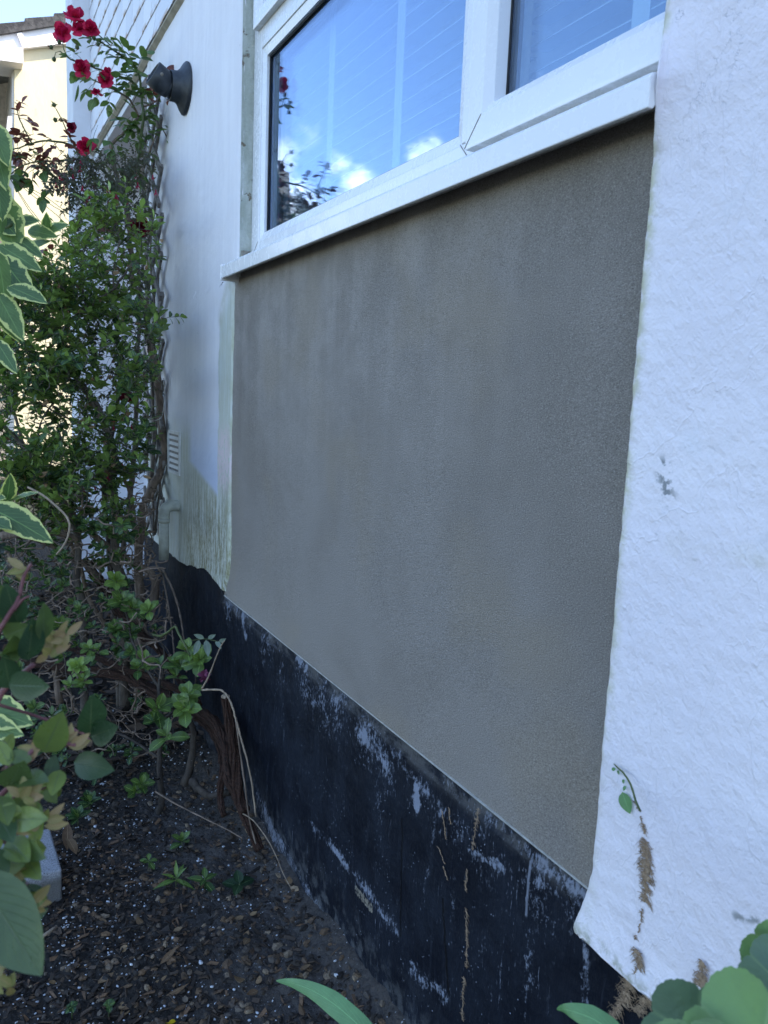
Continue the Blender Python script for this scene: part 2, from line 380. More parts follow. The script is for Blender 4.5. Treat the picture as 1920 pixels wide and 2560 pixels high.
def m_plinth(N):
    p = N.pos; fl = flat(N); sep = N.n('ShaderNodeSeparateXYZ', {0: p}).outputs
    mid = N.noise(p, 8, 5, .6); fine = N.noise(p, 120, 5, .7); st = N.noise(N.scalev(p, (1, 10, 1)), 9, 6, .72)
    dry = N.noise(N.scalev(p, (1, 1.6, 1)), 85, 6, .75)
    col = N.mix(N.rng(mid, .35, .7), (.0032, .0050, .0105), (.0085, .012, .0205))
    col = N.mix(N.rng(st, .54, .76, 0, .35), col, (.045, .052, .07))
    dryv = N.math('ADD', dry, N.n('ShaderNodeAttribute', attribute_name='wear').outputs['Fac'])
    big_ = N.noise(N.scalev(p, (1, 1, .6)), 26, 5, .7)
    dryv = N.math('ADD', dryv, N.math('MULTIPLY', N.math('SUBTRACT', big_, .5), .35)); m = N.rng(dryv, .66, .82, 0, .85)
    spl = N.mul(N.rng(N.noise(N.scalev(p, (1, 3, .8)), 75, 4, .7), .64, .70), N.rng(mid, .42, .62))
    dot = N.mul(N.rng(N.vor(p, 95), .13, .09), N.rng(N.noise(p, 13, 3), .54, .62))
    drip = N.mul(N.rng(N.noise(N.scalev(p, (1, 34, 2.0)), 4.5, 5, .7), .655, .70), N.rng(fine, .42, .55))
    col = N.mix(N.mx(N.math('MULTIPLY', m, .8), N.math('MULTIPLY', spl, .5), dot, N.math('MULTIPLY', drip, .55)), col, (.30, .33, .41))
    # greyer cement near the ground and under the bead
    foot = N.mul(N.rng(sep[2], -1.10, -1.25), N.rng(N.noise(p, 30, 5, .7), .44, .62), .5)
    top = N.mul(N.rng(sep[2], -.71, -.675), N.rng(N.noise(N.scalev(p, (1, .5, 1)), 25, 4, .7), .40, .62), .5, N.rng(sep[1], 2.55, 2.40))
    col = N.mix(foot, col, (.14, .145, .15)); col = N.mix(top, col, (.15, .145, .14))
    at_ = N.n('ShaderNodeAttribute', attribute_name='mortar').outputs['Fac']; br = N.rng(N.math('ADD', N.math('MULTIPLY', at_, .5), dry), .90, 1.04)
    col = N.mix(br, col, (.22, .195, .155))
    crk = N.n('ShaderNodeAttribute', attribute_name='crack').outputs['Fac']
    col = N.mix(N.n('ShaderNodeAttribute', attribute_name='drag').outputs['Fac'], col, (.24, .26, .32))
    col = N.mix(crk, col, (.001, .001, .002))
    h = N.math('ADD', N.math('MULTIPLY', fine, .5), N.math('ADD', N.math('MULTIPLY', st, .6), N.math('MULTIPLY', mid, 1.2)))
    h = N.math('SUBTRACT', N.math('ADD', h, N.math('MULTIPLY', m, .25)), N.math('MULTIPLY', crk, 1.5))
    return princ(N, col, N.rng(mid, .3, .7, .5, .72), h, .55, .006, .18)

def m_upvc(N):
    p = N.pos; g = N.noise(p, 35, 5, .7); st = N.noise(N.scalev(p, (3, 2, 2)), 8, 5, .7)
    col = N.mix(N.rng(st, .5, .75, 0, .5), (.77, .765, .78), (.72, .715, .715))
    dot = N.mul(N.rng(N.vor(p, 42), .05, .03), N.rng(N.noise(p, 9, 2), .54, .6))
    col = N.mix(N.math('MULTIPLY', dot, .7), col, (.2, .19, .17))
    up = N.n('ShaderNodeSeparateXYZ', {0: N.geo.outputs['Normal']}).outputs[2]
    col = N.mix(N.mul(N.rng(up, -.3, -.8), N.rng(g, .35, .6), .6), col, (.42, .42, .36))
    return princ(N, col, N.rng(g, .3, .7, .2, .32), N.noise(p, 12, 2), .05, .004, .5)
def simple(col, rough=.6, var=.25, scale=20, bump=.3, dist=.004, spec=.3, col2=None, stretch=(1, 1, 1)):
    def fn(N):
        p = N.scalev(N.pos, stretch); n1 = N.noise(p, scale, 5, .65); n2 = N.noise(p, scale * 6, 3, .6)
        c2 = col2 or tuple(x * (1 - var) for x in col)
        return princ(N, N.mix(N.rng(n1, .35, .65), col, c2), rough, N.math('ADD', n1, N.math('MULTIPLY', n2, .4)), bump, dist, spec)
    return fn
def m_glass(N):
    ci = N.math('ABSOLUTE', N.vm('DOT_PRODUCT', N.geo.outputs['Incoming'], N.geo.outputs['Normal'], out=1))
    lw = N.math('ADD', .10, N.math('MULTIPLY', N.math('POWER', N.math('SUBTRACT', 1.0, ci), 3.8), .90))
    gl = N.n('ShaderNodeBsdfGlossy', {'Color': (.60, .74, 1.0), 'Roughness': 0.0}).outputs[0]
    tr = N.n('ShaderNodeBsdfTransparent', {'Color': (.93, .96, .95)}).outputs[0]
    # a trace of dust on the pane
    dust = N.n('ShaderNodeBsdfDiffuse', {'Color': (.6, .62, .64)}).outputs[0]
    sp = N.math('ADD', N.mul(N.rng(N.vor(N.pos, 26), .03, .02), N.rng(N.noise(N.pos, 6, 2), .52, .6), .6), N.rng(N.noise(N.pos, 7, 5), .45, .8, 0.0, .03))
    a_ = N.n('ShaderNodeMixShader', {0: lw, 1: tr, 2: gl}).outputs[0]
    return N.n('ShaderNodeMixShader', {0: sp, 1: a_, 2: dust}).outputs[0]
M = {}
M['white_wall'] = material('white painted render', m_white_wall)
M['left_wall'] = material('weathered painted render', m_left_wall)
M['panel'] = material('fresh grey sand render', m_panel)
M['plinth'] = material('black bitumen paint', m_plinth)
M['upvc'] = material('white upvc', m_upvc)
M['glass'] = material('window glass', m_glass)
M['gasket'] = material('rubber', simple((.012, .012, .013), .5, bump=.1))
M['bead'] = material('pvc stop bead', simple((.50, .49, .45), .5, .3, 60))
M['reveal'] = material('greenish reveal render', simple((.46, .48, .42), .8, .2, 22, .6, .006, col2=(.36, .38, .32), stretch=(1, 1, .4)))
def m_reveal(N):
    p = N.pos; n = N.noise(N.scalev(p, (1, 1, .35)), 26, 5, .65)
    col = N.mix(N.rng(n, .35, .65), (.50, .52, .47), (.37, .39, .33))
    br = N.rng(N.noise(p, 24, 5, .65), .62, .66)
    col = N.mix(br, col, (.20, .165, .12))
    return princ(N, col, .85, N.math('SUBTRACT', N.math('ADD', n, N.noise(p, 130, 4)), br), .6, .006, .2)
M['reveal'] = material('greenish reveal mortar', m_reveal)
M['metal'] = material('old zinc bracket', simple((.30, .27, .22), .55, .4, 60, .4))
M['dark_room'] = material('darkened room plaster', simple((.05, .055, .065), .9))  # walls coloured near black so the unlit room reads dark
M['blind'] = material('white blind', simple((.42, .47, .56), .6, .1, 8, .05))
M['tape'] = material('blind tape', simple((.62, .68, .80), .8, .06, 30, .1))
def m_tiles(N):
    p = N.pos; sep = N.n('ShaderNodeSeparateXYZ', {0: p}).outputs
    n = N.noise(N.scalev(p, (1, 6, 5)), 3.2, 5, .65)
    at = N.n('ShaderNodeAttribute', attribute_name='rnd').outputs['Fac']
    uv = N.n('ShaderNodeSeparateXYZ', {0: N.n('ShaderNodeUVMap').outputs[0]}).outputs
    col = N.mix(N.rng(at, 0, 1), (.73, .725, .76), (.64, .645, .69))
    r1 = N.mul(N.rng(uv[1], .22, .02), N.rng(N.noise(N.scalev(p, (1, 5, 3)), 2.4, 4, .6), .50, .60))
    col = N.mix(r1, col, (.42, .29, .19))
    return princ(N, col, .55, N.noise(p, 60, 4), .3, .004, .3)
M['tiles'] = material('painted wall tiles', m_tiles)
M['lead'] = material('buff flashing', simple((.48, .43, .34), .7, .3, 18, .4))
M['peach'] = material('peach render', simple((.66, .53, .47), .85, .12, 6, .3))
M['white_plain'] = material('white masonry paint', simple((.70, .71, .75), .7, .1, 6, .3))
M['roof'] = material('brown concrete tile', simple((.040, .036, .036), .9, .4, 14, .8, .02, col2=(.085, .078, .075)))
def m_cream(N):
    p = N.pos; n = N.noise(N.scalev(p, (1, 1, .5)), 2.2, 6, .65); g = N.noise(N.scalev(p, (2, 2, .8)), 4, 6, .7)
    col = N.mix(N.rng(n, .40, .70), (.66, .56, .36), (.55, .47, .32))
    col = N.mix(N.rng(g, .60, .72, 0, .55), col, (.30, .28, .21))
    return princ(N, col, .85, g, .3, .02, .2)
M['cream'] = material('cream render', m_cream)
M['shade_cream'] = material('shaded cream render', simple((.34, .29, .23), .9, .3, 18, .5))  # cream render darkened in the colour, for the recess in shade
M['board'] = material('white painted board', simple((.80, .74, .72), .5, .1, 10, .1))
M['flue'] = material('dark grey plastic', simple((.018, .022, .028), .45, .3, 30, .25, .004, .4, col2=(.034, .040, .048)))
M['pipe'] = material('painted plastic pipe', simple((.46, .48, .42), .5, .25, 30, .2))
M['vent'] = material('painted vent', simple((.62, .63, .62), .6, .12, 30, .2))
M['rail'] = material('grey metal', simple((.13, .14, .16), .45, .3, 20, .2, spec=.5))
M['trellis'] = material('weathered trellis wood', simple((.11, .098, .086), .85, .4, 30, .5, col2=(.25, .23, .21), stretch=(1, 1, .3)))
def m_concrete(N):
    p = N.pos; n = N.noise(p, 30, 5, .6); f = N.noise(p, 260, 3, .7)
    col = N.mix(N.rng(f, .4, .6), (.19, .195, .21), (.30, .31, .33))
    col = N.mix(N.rng(N.vor(p, 120), .16, .1), col, (.06, .06, .065))
    blk_z = N.n('ShaderNodeSeparateXYZ', {0: p}).outputs[2]
    col = N.mix(N.mul(N.rng(N.math('ADD', blk_z, N.math('MULTIPLY', n, .02)), .090, .062), .8), col, (.085, .08, .07))  # darker from just below the block's top edge down
    return princ(N, col, .92, N.math('ADD', n, f), .5, .004, .1)
M['concrete'] = material('concrete', m_concrete)

# ---------------------------------------------------------------- HOUSE
house = thing('house', (.75, 1.5, GZ), 'white rendered house with fresh grey panel under its window and black plinth', 'house')
HP = dict(parent=house)

# right-hand white wall (proud of everything, rounded ragged arris, bell-cast foot)
def right_edge(z):
    e = .720 + .0012 * fbm(0, z * 4, 3.1) + .0011 * fbm(0, z * 50, 1.7)
    if z < -.62: e += .020 * min(1, max(0, (-.62 - z) / .09)) ** 1.3
    return e
def rw(u, v):
    zb = -.716 + .005 * fbm(u * 22, 1.3, 0) + .0042 * fbm(u * 110, 5, 0)
    z = zb + (1.75 - zb) * v if True else 0
    # u: 0 = deep in the return, then round the arris, then along the face
    E = right_edge(z)
    if u < .06: t = u / .06; y = E + .0; x = .775 - t * (.775 - .744)
    elif u < .14:
        t = (u - .06) / .08; a_ = t * math.pi / 2; y = E - .013 * (1 - math.cos(a_)); x = .744 - .014 * math.sin(a_)
    else:
        t = (u - .14) / .86; y = (E - .013) - t ** 1.6 * 3.6; x = .730
    f = 1 if u > .06 else .4
    x += f * (.0016 * fbm(y * 6, z * 6, 0, 3) + .0010 * fbm(y * 42, z * 42, 4, 3))
    if z < -.66: x -= .006 * min(1, (-.66 - z) / .05)
    bz = max(0, 1 - abs(z - .375 + .006 * fbm(y * 30, 2)) / .075) ** .8       # render dressed out around the sill end
    if u > .02:
        k = bz * math.exp(-max(0, .712 - y) / .020); x -= .030 * k; y -= .024 * k
    return (x, y, z)
m = MB(); m.grid(rw, 150, 520, flip=False)
m.build('rendered_wall', M['white_wall'], label='lumpy white wall standing proud beside the grey panel', **HP)
m = MB(); m.prism([rw(u, 0.0) for u in [i / 60 for i in range(61)]] + [(.775, -2.9, -.716)], (0.0, 0, .002)); m.build('wall_foot', M['white_wall'], **HP)

# left white wall with ragged edge beside panel
def left_edge(z):
    if z > .345: return 2.349 + .002 * fbm(2, z * 20)
    return 2.402 + .004 * fbm(1, z * 9) + .002 * fbm(7, z * 50) + (.055 * min(1, max(0, (-.52 - z) / .12)) ** 1.5)
def lw_(u, v):
    yy = 2.402 + u * 1.25
    zb = -.664 + (.045 * max(0, 1 - abs(yy - 2.62) / .35)) + .006 * fbm(yy * 14, 3, 0) + .003 * fbm(yy * 70, 9, 0)
    z = zb + (1.42 - zb) * v
    e = left_edge(z); y = e + u * (3.655 - e)
    x = .7475 + .002 * fbm(y * 5, z * 5, 8, 3) + .0007 * fbm(y * 40, z * 40, 8, 3)
    if z < -.60: x -= .004 * (-.60 - z) / .06
    if u == 0: x += .010
    return (x, y, z)
m = MB(); m.grid(lw_, 130, 240, flip=True)
m.grid(lambda u, v: (.748 + .30 * u, 3.655, -.66 + 2.08 * v), 3, 20, flip=True)
m.build('rendered_wall', M['left_wall'], label='flat painted wall with green brown streaks above the black plinth', **HP)

# grey render panel
m = MB()
def pn(u, v):
    z = -.6646 + 1.0346 * v
    yl = 2.412 + (.065 * min(1, max(0, (-.50 - z) / .16)) ** 1.4); y = yl - u * (yl - .69)
    return (.7535 + .0022 * fbm(y * 2.2, z * 2.2, 5, 3) + .0004 * fbm(y * 30, z * 30, 5, 2), y, z)
m.grid(pn, 150, 100, flip=False); m.build('render_panel', M['panel'], label='flat fresh grey sand and cement panel under the window', **HP)
m = MB()
m.prism([(.7515, 2.475, -.6664), (.7515, 2.475, -.6648), (.757, 2.475, -.6646), (.757, 2.475, -.6664)], (0, -1.765, 0))
m.build('stop_bead', M['bead'], smooth=False, **HP)

# black plinth
def pl(u, v):
    y = 6.2 - u ** .75 * 9.2 if False else 3.75 - (u * 5.8)
    z = -1.36 + .698 * v
    if y > 2.49: z = -1.36 + v * (.745)
    top = max(0, (z + .72) / .06)
    x = .750 - .012 * (1 - v) + (.003 * fbm(y * 4, z * 4, 2, 4) + .0012 * fbm(y * 28, z * 28, 2, 3)) * min(1, max(.15, (-.66 - z) / .06))
    if z > -.69 and y < 2.49: x += .004 * (z + .69) / .03 + .002
    return (x, y, z)
def plg(mb):
    ysl = [3.75 - 1.2 * i / 100 for i in range(100)] + [2.55 - 2.05 * i / 820 for i in range(821)] + [.5 - 2.6 * i / 60 for i in range(1, 61)]
    nz_ = 250; o = len(mb.v); W_, Mo, Cr, Dr = [], [], [], []
    for y in ysl:
        for j in range(nz_ + 1):
            p = pl((3.75 - y) / 5.8, j / nz_); mb.v.append(p); mb.r.append(.5)
            W_.append(wear_at(p[1], p[2])); Mo.append(seg_at(p[1], p[2], (893, 2225), (930, 2270), .008, .018))
            Cr.append(max(seg_at(p[1] + .002 * fbm(1, p[2] * 20), p[2], (1003, 2050), (1003, 2340), .0006, .0028), seg_at(p[1] + .003 * fbm(4, p[2] * 16), p[2], (1105, 2250), (1120, 2480), .001, .004), seg_at(p[1], p[2] + .003 * fbm(p[2] * 18, 2), (1385, 2180), (1440, 2300), .0004, .0025)))
            Dr.append(.8 * seg_at(p[1], p[2], (1321, 2155), (1311, 2290), .0008, .0030))
    for i in range(len(ysl) - 1):
        for j in range(nz_):
            q = i * (nz_ + 1) + j; mb.quad([q, q + nz_ + 1, q + nz_ + 2, q + 1])
    mb.ex.update(wear=W_, mortar=Mo, crack=Cr, drag=Dr)
WEAR = [(yz(*a_, .745), yz(*b_, .745), w0, w1, thr) for (a_, b_, w0, w1, thr) in STROKES]
m = MB(); plg(m)
m.build('plinth', M['plinth'], label='scuffed black painted plinth with white scrapes', **HP)

# window -------------------------------------------------
FX = .785
m = MB()   # fixed frame: jamb, bottom rail, mullion, transom with chamfered glazing beads
def rail(mb, y0, y1, z0, z1, x0=FX, x1=.845): mb.box((x0, min(y0, y1), z0), (x1, max(y0, y1), z1))
rail(m, 2.349, 2.285, .400, 1.72)
rail(m, 2.285, .66, .400, .448)
rail(m, 1.218, 1.130, .448, 1.72)
rail(m, 2.285, 1.218, .975, 1.036)
rail(m, 2.349, .66, 1.64, 1.72, FX + .001)
win = m.build('window', M['upvc'], bevel=.0035, label='white plastic window frame reflecting blue sky', **HP)
def sub(mb, name, mat, par=None, **k): return mb.build(name, mat, parent=par or win, **k)
# parenting under a part whose origin sits at the world origin: keep it simple
def fix_parent(o):
    o.matrix_parent_inverse = Matrix.Translation(-win.matrix_world.translation) if False else Matrix.Identity(4); return o
m = MB()   # glazing beads, sloped towards the glass
def gbead(mb, y0, y1, z0, z1, w=.022, xf=FX + .004, xg=.806):
    # ring of four sloped boards; (y0>y1)
    o = [(y0, z0), (y1, z0), (y1, z1), (y0, z1)]; i_ = [(y0 - w, z0 + w), (y1 + w, z0 + w), (y1 + w, z1 - w), (y0 - w, z1 - w)]
    vs = [(xf, a_, b_) for a_, b_ in o] + [(xf + .006, a_, b_) for a_, b_ in i_] + [(xg, a_, b_) for a_, b_ in i_] + [(xg, a_, b_) for a_, b_ in o]
    mb.add(vs, [(k, (k + 1) % 4, 4 + (k + 1) % 4, 4 + k) for k in range(4)] + [(4 + k, 4 + (k + 1) % 4, 8 + (k + 1) % 4, 8 + k) for k in range(4)] + [(8 + k, 8 + (k + 1) % 4, 12 + (k + 1) % 4, 12 + k) for k in range(4)])
gbead(m, 2.285, 1.218, .448, .975)
fix_parent(sub(m, 'glazing_bead', M['upvc'], smooth=False))
m = MB()
def gring(mb, y0, y1, z0, z1, x, w=.005, t=.004):
    for (a0, a1, b0, b1) in ((y0, y1, z0, z0 + w), (y0, y1, z1 - w, z1), (y0, y0 - w, z0 + w, z1 - w), (y1 + w, y1, z0 + w, z1 - w)):
        mb.box((x - t, min(a0, a1), b0), (x, max(a0, a1), b1))
gring(m, 2.263, 1.240, .470, .953, .8065)
fix_parent(sub(m, 'gasket', M['gasket'], smooth=False))
def pane(y0, y1, z0, z1, x, name='glass_pane'):
    mb = MB(); mb.box((x, y1, z0), (x + .004, y0, z1)); mb.box((x + .020, y1, z0), (x + .024, y0, z1))
    fix_parent(sub(mb, name, M['glass'], smooth=False))
    mb = MB()     # spacer bar between the two sheets
    for (a0, a1, b0, b1) in ((y1, y0, z0, z0 + .012), (y1, y0, z1 - .012, z1), (y1, y1 + .012, z0, z1), (y0 - .012, y0, z0, z1)):
        mb.box((x + .0045, a0, b0), (x + .0195, a1, b1))
    fix_parent(sub(mb, 'spacer_bar', M['rail'], smooth=False))
pane(2.270, 1.232, .462, .960, .8070)
# proud opening sash on the right and top-hung fanlight above
def sash(y0, y1, z0, z1, name, w=.066, x0=.765):
    mb = MB()
    # mitred profile: lip, sloped face, inner edge
    prof = [(.790, 0), (x0, 0), (x0 - .001, .006), (x0 - .001, w - .020), (x0 + .010, w - .004), (x0 + .030, w), (.840, w)]
    cs = [(y0, z0, -1, 1), (y1, z0, 1, 1), (y1, z1, 1, -1), (y0, z1, -1, -1)]
    vs = []; n = len(prof)
    for (cy, cz, sy, sz) in cs:
        for (x, o_) in prof: vs.append((x, cy + sy * o_, cz + sz * o_))
    fs = []
    for k in range(4):
        for q in range(n - 1):
            a_ = k * n + q; b_ = ((k + 1) % 4) * n + q
            fs.append((a_, b_, b_ + 1, a_ + 1))
    mb.add(vs, fs)
    o = fix_parent(sub(mb, name, M['upvc'], smooth=False)); md = o.modifiers.new('bevel', 'BEVEL'); md.width = .0012; md.segments = 2
    mb = MB(); gring(mb, y0 - w, y1 + w, z0 + w, z1 - w, x0 + .034); fix_parent(sub(mb, 'gasket', M['gasket'], smooth=False))
    return o
sash(1.172, .62, .424, 1.67, 'opening_sash'); pane(1.172 - .062, .685, .486, 1.60, .796)
sash(2.312, 1.20, 1.030, 1.67, 'fanlight_sash', w=.055, x0=.768); pane(2.312 - .05, 1.25, 1.08, 1.62, .799)
# hairline mitres
m = MB()
def hair(A, B, w=.0007):
    A, B = Vector(A), Vector(B); m.tube([A, B], w, 4)
for a_, b_ in (((.7842, 1.218, .448), (.7842, 1.1745, .404)), ((.7845, 2.347, .402), (.7845, 2.287, .447)), ((.7636, 1.172, .426), (.7636, 1.128, .470))):
    m = MB(); hair(a_, b_); fix_parent(sub(m, 'mitre_joint', M['metal']))
# sill: nosing + slope, cloaked end cap
m = MB()
prof = [(.700, .3425), (.699, .376), (.703, .381), (.742, .390), (.770, .402), (.787, .404), (.787, .372), (.712, .348), (.708, .3425)]
m.prism([(x, 2.369, z) for x, z in prof], (0, -1.672, 0))
sill = fix_parent(sub(m, 'sill', M['upvc'], smooth=False, bevel=.0015))
m = MB(); m.box((.6975, 2.366, .336), (.7945, 2.3735, .3845)); fix_parent(sub(m, 'sill_end_cap', M['upvc'], smooth=False, bevel=.001))
# reveal strip left of the frame and a little bracket at its foot
m = MB(); m.grid(lambda u, v: (.7495 + .037 * u, 2.3492 - .0015 * fbm(u * 3, v * 30), .372 + 1.05 * v), 6, 160, flip=True)
m.build('window_reveal', M['reveal'], **HP)
m = MB(); m.box((.752, 2.330, .392), (.778, 2.346, .425)); m.tube([(.765, 2.329, .409), (.765, 2.325, .409)], .006, 10)
m.build('sill_bracket', M['metal'], smooth=False, bevel=.003, **HP)
# soffit-like closure under the sill so nothing shows behind it
m = MB(); m.box((.757, .60, .345), (.80, 2.349, .399)); m.build('sill_packing', M['gasket'], smooth=False, **HP)
# room behind
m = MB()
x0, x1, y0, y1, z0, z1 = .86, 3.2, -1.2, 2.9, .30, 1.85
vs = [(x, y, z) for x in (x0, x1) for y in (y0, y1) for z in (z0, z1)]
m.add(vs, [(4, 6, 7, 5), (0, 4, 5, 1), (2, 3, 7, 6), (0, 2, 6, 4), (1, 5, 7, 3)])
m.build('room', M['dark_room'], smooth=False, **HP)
# wall core above / beside, tile hanging, roof: real volume that shades the bed
m = MB()
m.box((.80, -3, 1.72), (5.5, 3.6, 4.1)); m.box((.80, 2.36, -1.3), (5.5, 3.6, 1.72)); m.box((.80, -3, -1.3), (5.5, .60, 1.72)); m.box((.80, .6, -1.3), (5.5, 2.36, .29))
m.box((.80, 3.6, 1.395), (5.5, 5.2, 4.1))
m.build('wall_core', M['white_plain'], smooth=False, **HP)
# tile hanging: courses of separate tiles, each kicked out at its lower edge
m = MB(); g = .114
for cidx in range(24):
    zb = 1.405 + cidx * g
    if zb > 4.0: break
    y = 2.30 - (.08 if cidx % 2 else 0)
    while y < 5.22:
        w = .163; j = random.uniform(-.002, .002); dz = random.uniform(-.004, .004)
        a0, a1 = y + .0012, min(y + w - .0012, 5.228)
        if a1 - a0 > .02:
            xb = .7365 + j * .4 - (.010 if cidx == 0 else 0); xt = .7405
            o = len(m.v); vs = [(xb, a0, zb + dz), (xb, a1, zb + dz), (xt, a1, zb + g + .004), (xt, a0, zb + g + .004), (xb + .0045, a0, zb + dz), (xb + .0045, a1, zb + dz)]
            m.v += vs; m.r += [random.random()] * 6
            m.quad([o, o + 3, o + 2, o + 1], [(0, 0), (0, 1), (1, 1), (1, 0)]); m.quad([o, o + 1, o + 5, o + 4], [(0, 0), (1, 0), (1, 0), (0, 0)])
            m.quad([o, o + 4, o + 3], [(0, 0), (0, .5), (0, 1)]); m.quad([o + 1, o + 2, o + 5], [(0, 0), (0, 1), (0, .5)])
        y += w
m.build('tile_cladding', M['tiles'], smooth=False, label='white painted hung tiles with rusty lower edges', **HP)
m = MB(); m.prism([(.731, 2.30, 1.4035), (.729, 2.30, 1.394), (.7475, 2.30, 1.382), (.752, 2.30, 1.4035)], (0, 2.93, 0)); m.build('cladding_flashing', M['lead'], smooth=False, **HP)
m = MB(); m.box((.7525, 3.66, 1.35), (1.06, 5.228, 1.395)); m.build('overhang_soffit', M['white_plain'], smooth=False, **HP)
m = MB(); m.box((.7425, 2.30, 1.398), (.80, 5.228, 4.1)); m.build('cladding_backing', M['white_plain'], smooth=False, **HP)
m = MB(); m.box((1.05, 3.60, -.25), (1.12, 5.23, 1.36)); m.build('recess_wall', M['peach'], smooth=False, **HP)
m = MB(); m.box((1.04, 3.60, -1.3), (1.12, 5.23, -.252)); m.build('recess_plinth', M['white_plain'], smooth=False, **HP)
m = MB(); m.box((.638, 5.23, -1.3), (5.4, 5.51, 4.3)); m.build('party_wall', M['white_plain'], smooth=False, bevel=.006, **HP)
m = MB(); m.prism([(.45, -3.2, 4.05), (.45, -3.2, 4.15), (3.2, -3.2, 5.6), (5.9, -3.2, 4.15), (5.9, -3.2, 4.05)], (0, 8.4, 0)); m.build('roof', M['roof'], smooth=False, **HP)
# air vent with louvres, set in a cast surround
m = MB()
v0, v1, vz0, vz1 = 3.045, 3.235, -.325, -.155
for (a0, a1, b0, b1) in ((v0, v0 + .012, vz0, vz1), (v1 - .012, v1, vz0, vz1), (v0 + .012, v1 - .012, vz0, vz0 + .012), (v0 + .012, v1 - .012, vz1 - .012, vz1)):
    m.box((.7405, a0, b0), (.7500, a1, b1))
for k in range(6):
    zc = vz0 + .022 + k * .023
    m.prism([(.7415, v0 + .012, zc), (.747, v0 + .012, zc + .016), (.7485, v0 + .012, zc + .016), (.743, v0 + .012, zc - .001)], (0, v1 - v0 - .024, 0))
vent = m.build('air_vent', M['vent'], smooth=False, **HP)
m = MB(); m.box((.7455, v0 + .012, vz0 + .012), (.7465, v1 - .012, vz1 - .012)); m.build('vent_shadow_sheet', M['rail'], smooth=False, **HP)  # dark sheet standing in for the shadow between the louvres

# venetian blinds hanging inside behind each light
def blind(y0, y1, z0, z1, tapes, label):
    t = thing('venetian_blind', (.90, (y0 + y1) / 2, z1), label, 'blind', 'venetian blinds behind the window')
    mb = MB(); z = z0
    while z < z1 - .05:
        mb.prism([(.878, y1, z), (.878, y1, z + .0028), (.926, y1, z + .012), (.926, y1, z + .0092)], (0, y0 - y1, 0)); z += .044
    mb.build('slats', M['blind'], t, smooth=False)
    mb = MB(); mb.box((.875, y1, z1 - .045), (.93, y0, z1)); mb.build('headrail', M['blind'], t, smooth=False)
    for ty in tapes:
        mb = MB(); mb.box((.8745, ty - .017, z0 - .01), (.8758, ty + .017, z1 - .045)); mb.build('ladder_tape', M['tape'], t, smooth=False)
    return t
blind(2.33, 1.20, .43, 1.60, (1.99, 1.62), 'venetian blind behind the wide fixed pane between frame and mullion')
blind(1.17, .62, .43, 1.60, (.90,), 'venetian blind behind the opening sash next to the white wall')

# ---------------------------------------------------------------- flue, overflow pipe
fc = Vector((.745, 2.985, 1.075))
flue = thing('flue_pipe', fc, 'dark grey flue outlet with conical collar high on the white wall', 'flue pipe')
def revolve(mb, prof, c, ax, seg=28, rnd=.5):      # prof: (distance along ax, radius)
    ax = Vector(ax).normalized(); u = ax.cross(Vector((0, .2, 1))).normalized(); w = ax.cross(u); vs = []
    for (d, r) in prof:
        for k in range(seg):
            a_ = 2 * math.pi * k / seg; vs.append(Vector(c) + ax * d + (u * math.cos(a_) + w * math.sin(a_)) * r)
    fs = [(i * seg + k, i * seg + (k + 1) % seg, (i + 1) * seg + (k + 1) % seg, (i + 1) * seg + k) for i in range(len(prof) - 1) for k in range(seg)]
    mb.add(vs, fs, rnd)
m = MB(); revolve(m, [(0, .088), (.005, .088), (.012, .080), (.024, .060), (.034, .052), (.056, .050), (.058, .047), (.054, .045), (.02, .045)], fc, (-1, 0, 0))
m.build('collar', M['flue'], flue)
m = MB()
ax1 = Vector((-1, -.05, .10)).normalized(); e0 = fc + Vector((-.035, 0, 0)); e1 = e0 + ax1 * .052
revolve(m, [(-.02, .040), (.052, .040)], e0, ax1)
m.build('pipe_stub', M['flue'], flue)
m = MB()
ax2 = Vector((-.85, -.10, .46)).normalized()
revolve(m, [(-.016, .040), (-.014, .0435), (.046, .0435), (.047, .039), (.01, .038)], e1 - ax1 * .01, ax2)
revolve(m, [(-.030, .0415), (.012, .042)], e1, (ax1 + ax2).normalized())
m.build('elbow', M['flue'], flue)
m = MB(); scp = e1 + Vector((-.008, -.043, .008)); revolve(m, [(-.004, .0065), (.003, .006), (.004, .0)], scp, (0, -1, .1), 12); m.build('screw', M['metal'], flue)

ov = onx(415, 1265, .70)
opipe = thing('overflow_pipe', (.745, ov.y, ov.z), 'short cream painted overflow pipe bending down from the wall beside the trellis', 'pipe')
m = MB(); y_, z_ = ov.y, ov.z
m.tube(smooth_line([(.755, y_, z_), (.722, y_, z_), (.703, y_, z_ - .006), (.694, y_, z_ - .022), (.692, y_, z_ - .05)], 5), .022, 16); m.build('elbow', M['pipe'], opipe)
m = MB(); m.tube([(.692, y_, z_ - .052), (.692, y_, z_ - .215)], .0195, 16); m.tube([(.692, y_, z_ - .050), (.692, y_, z_ - .066)], .0225, 16); m.build('down_pipe', M['pipe'], opipe)

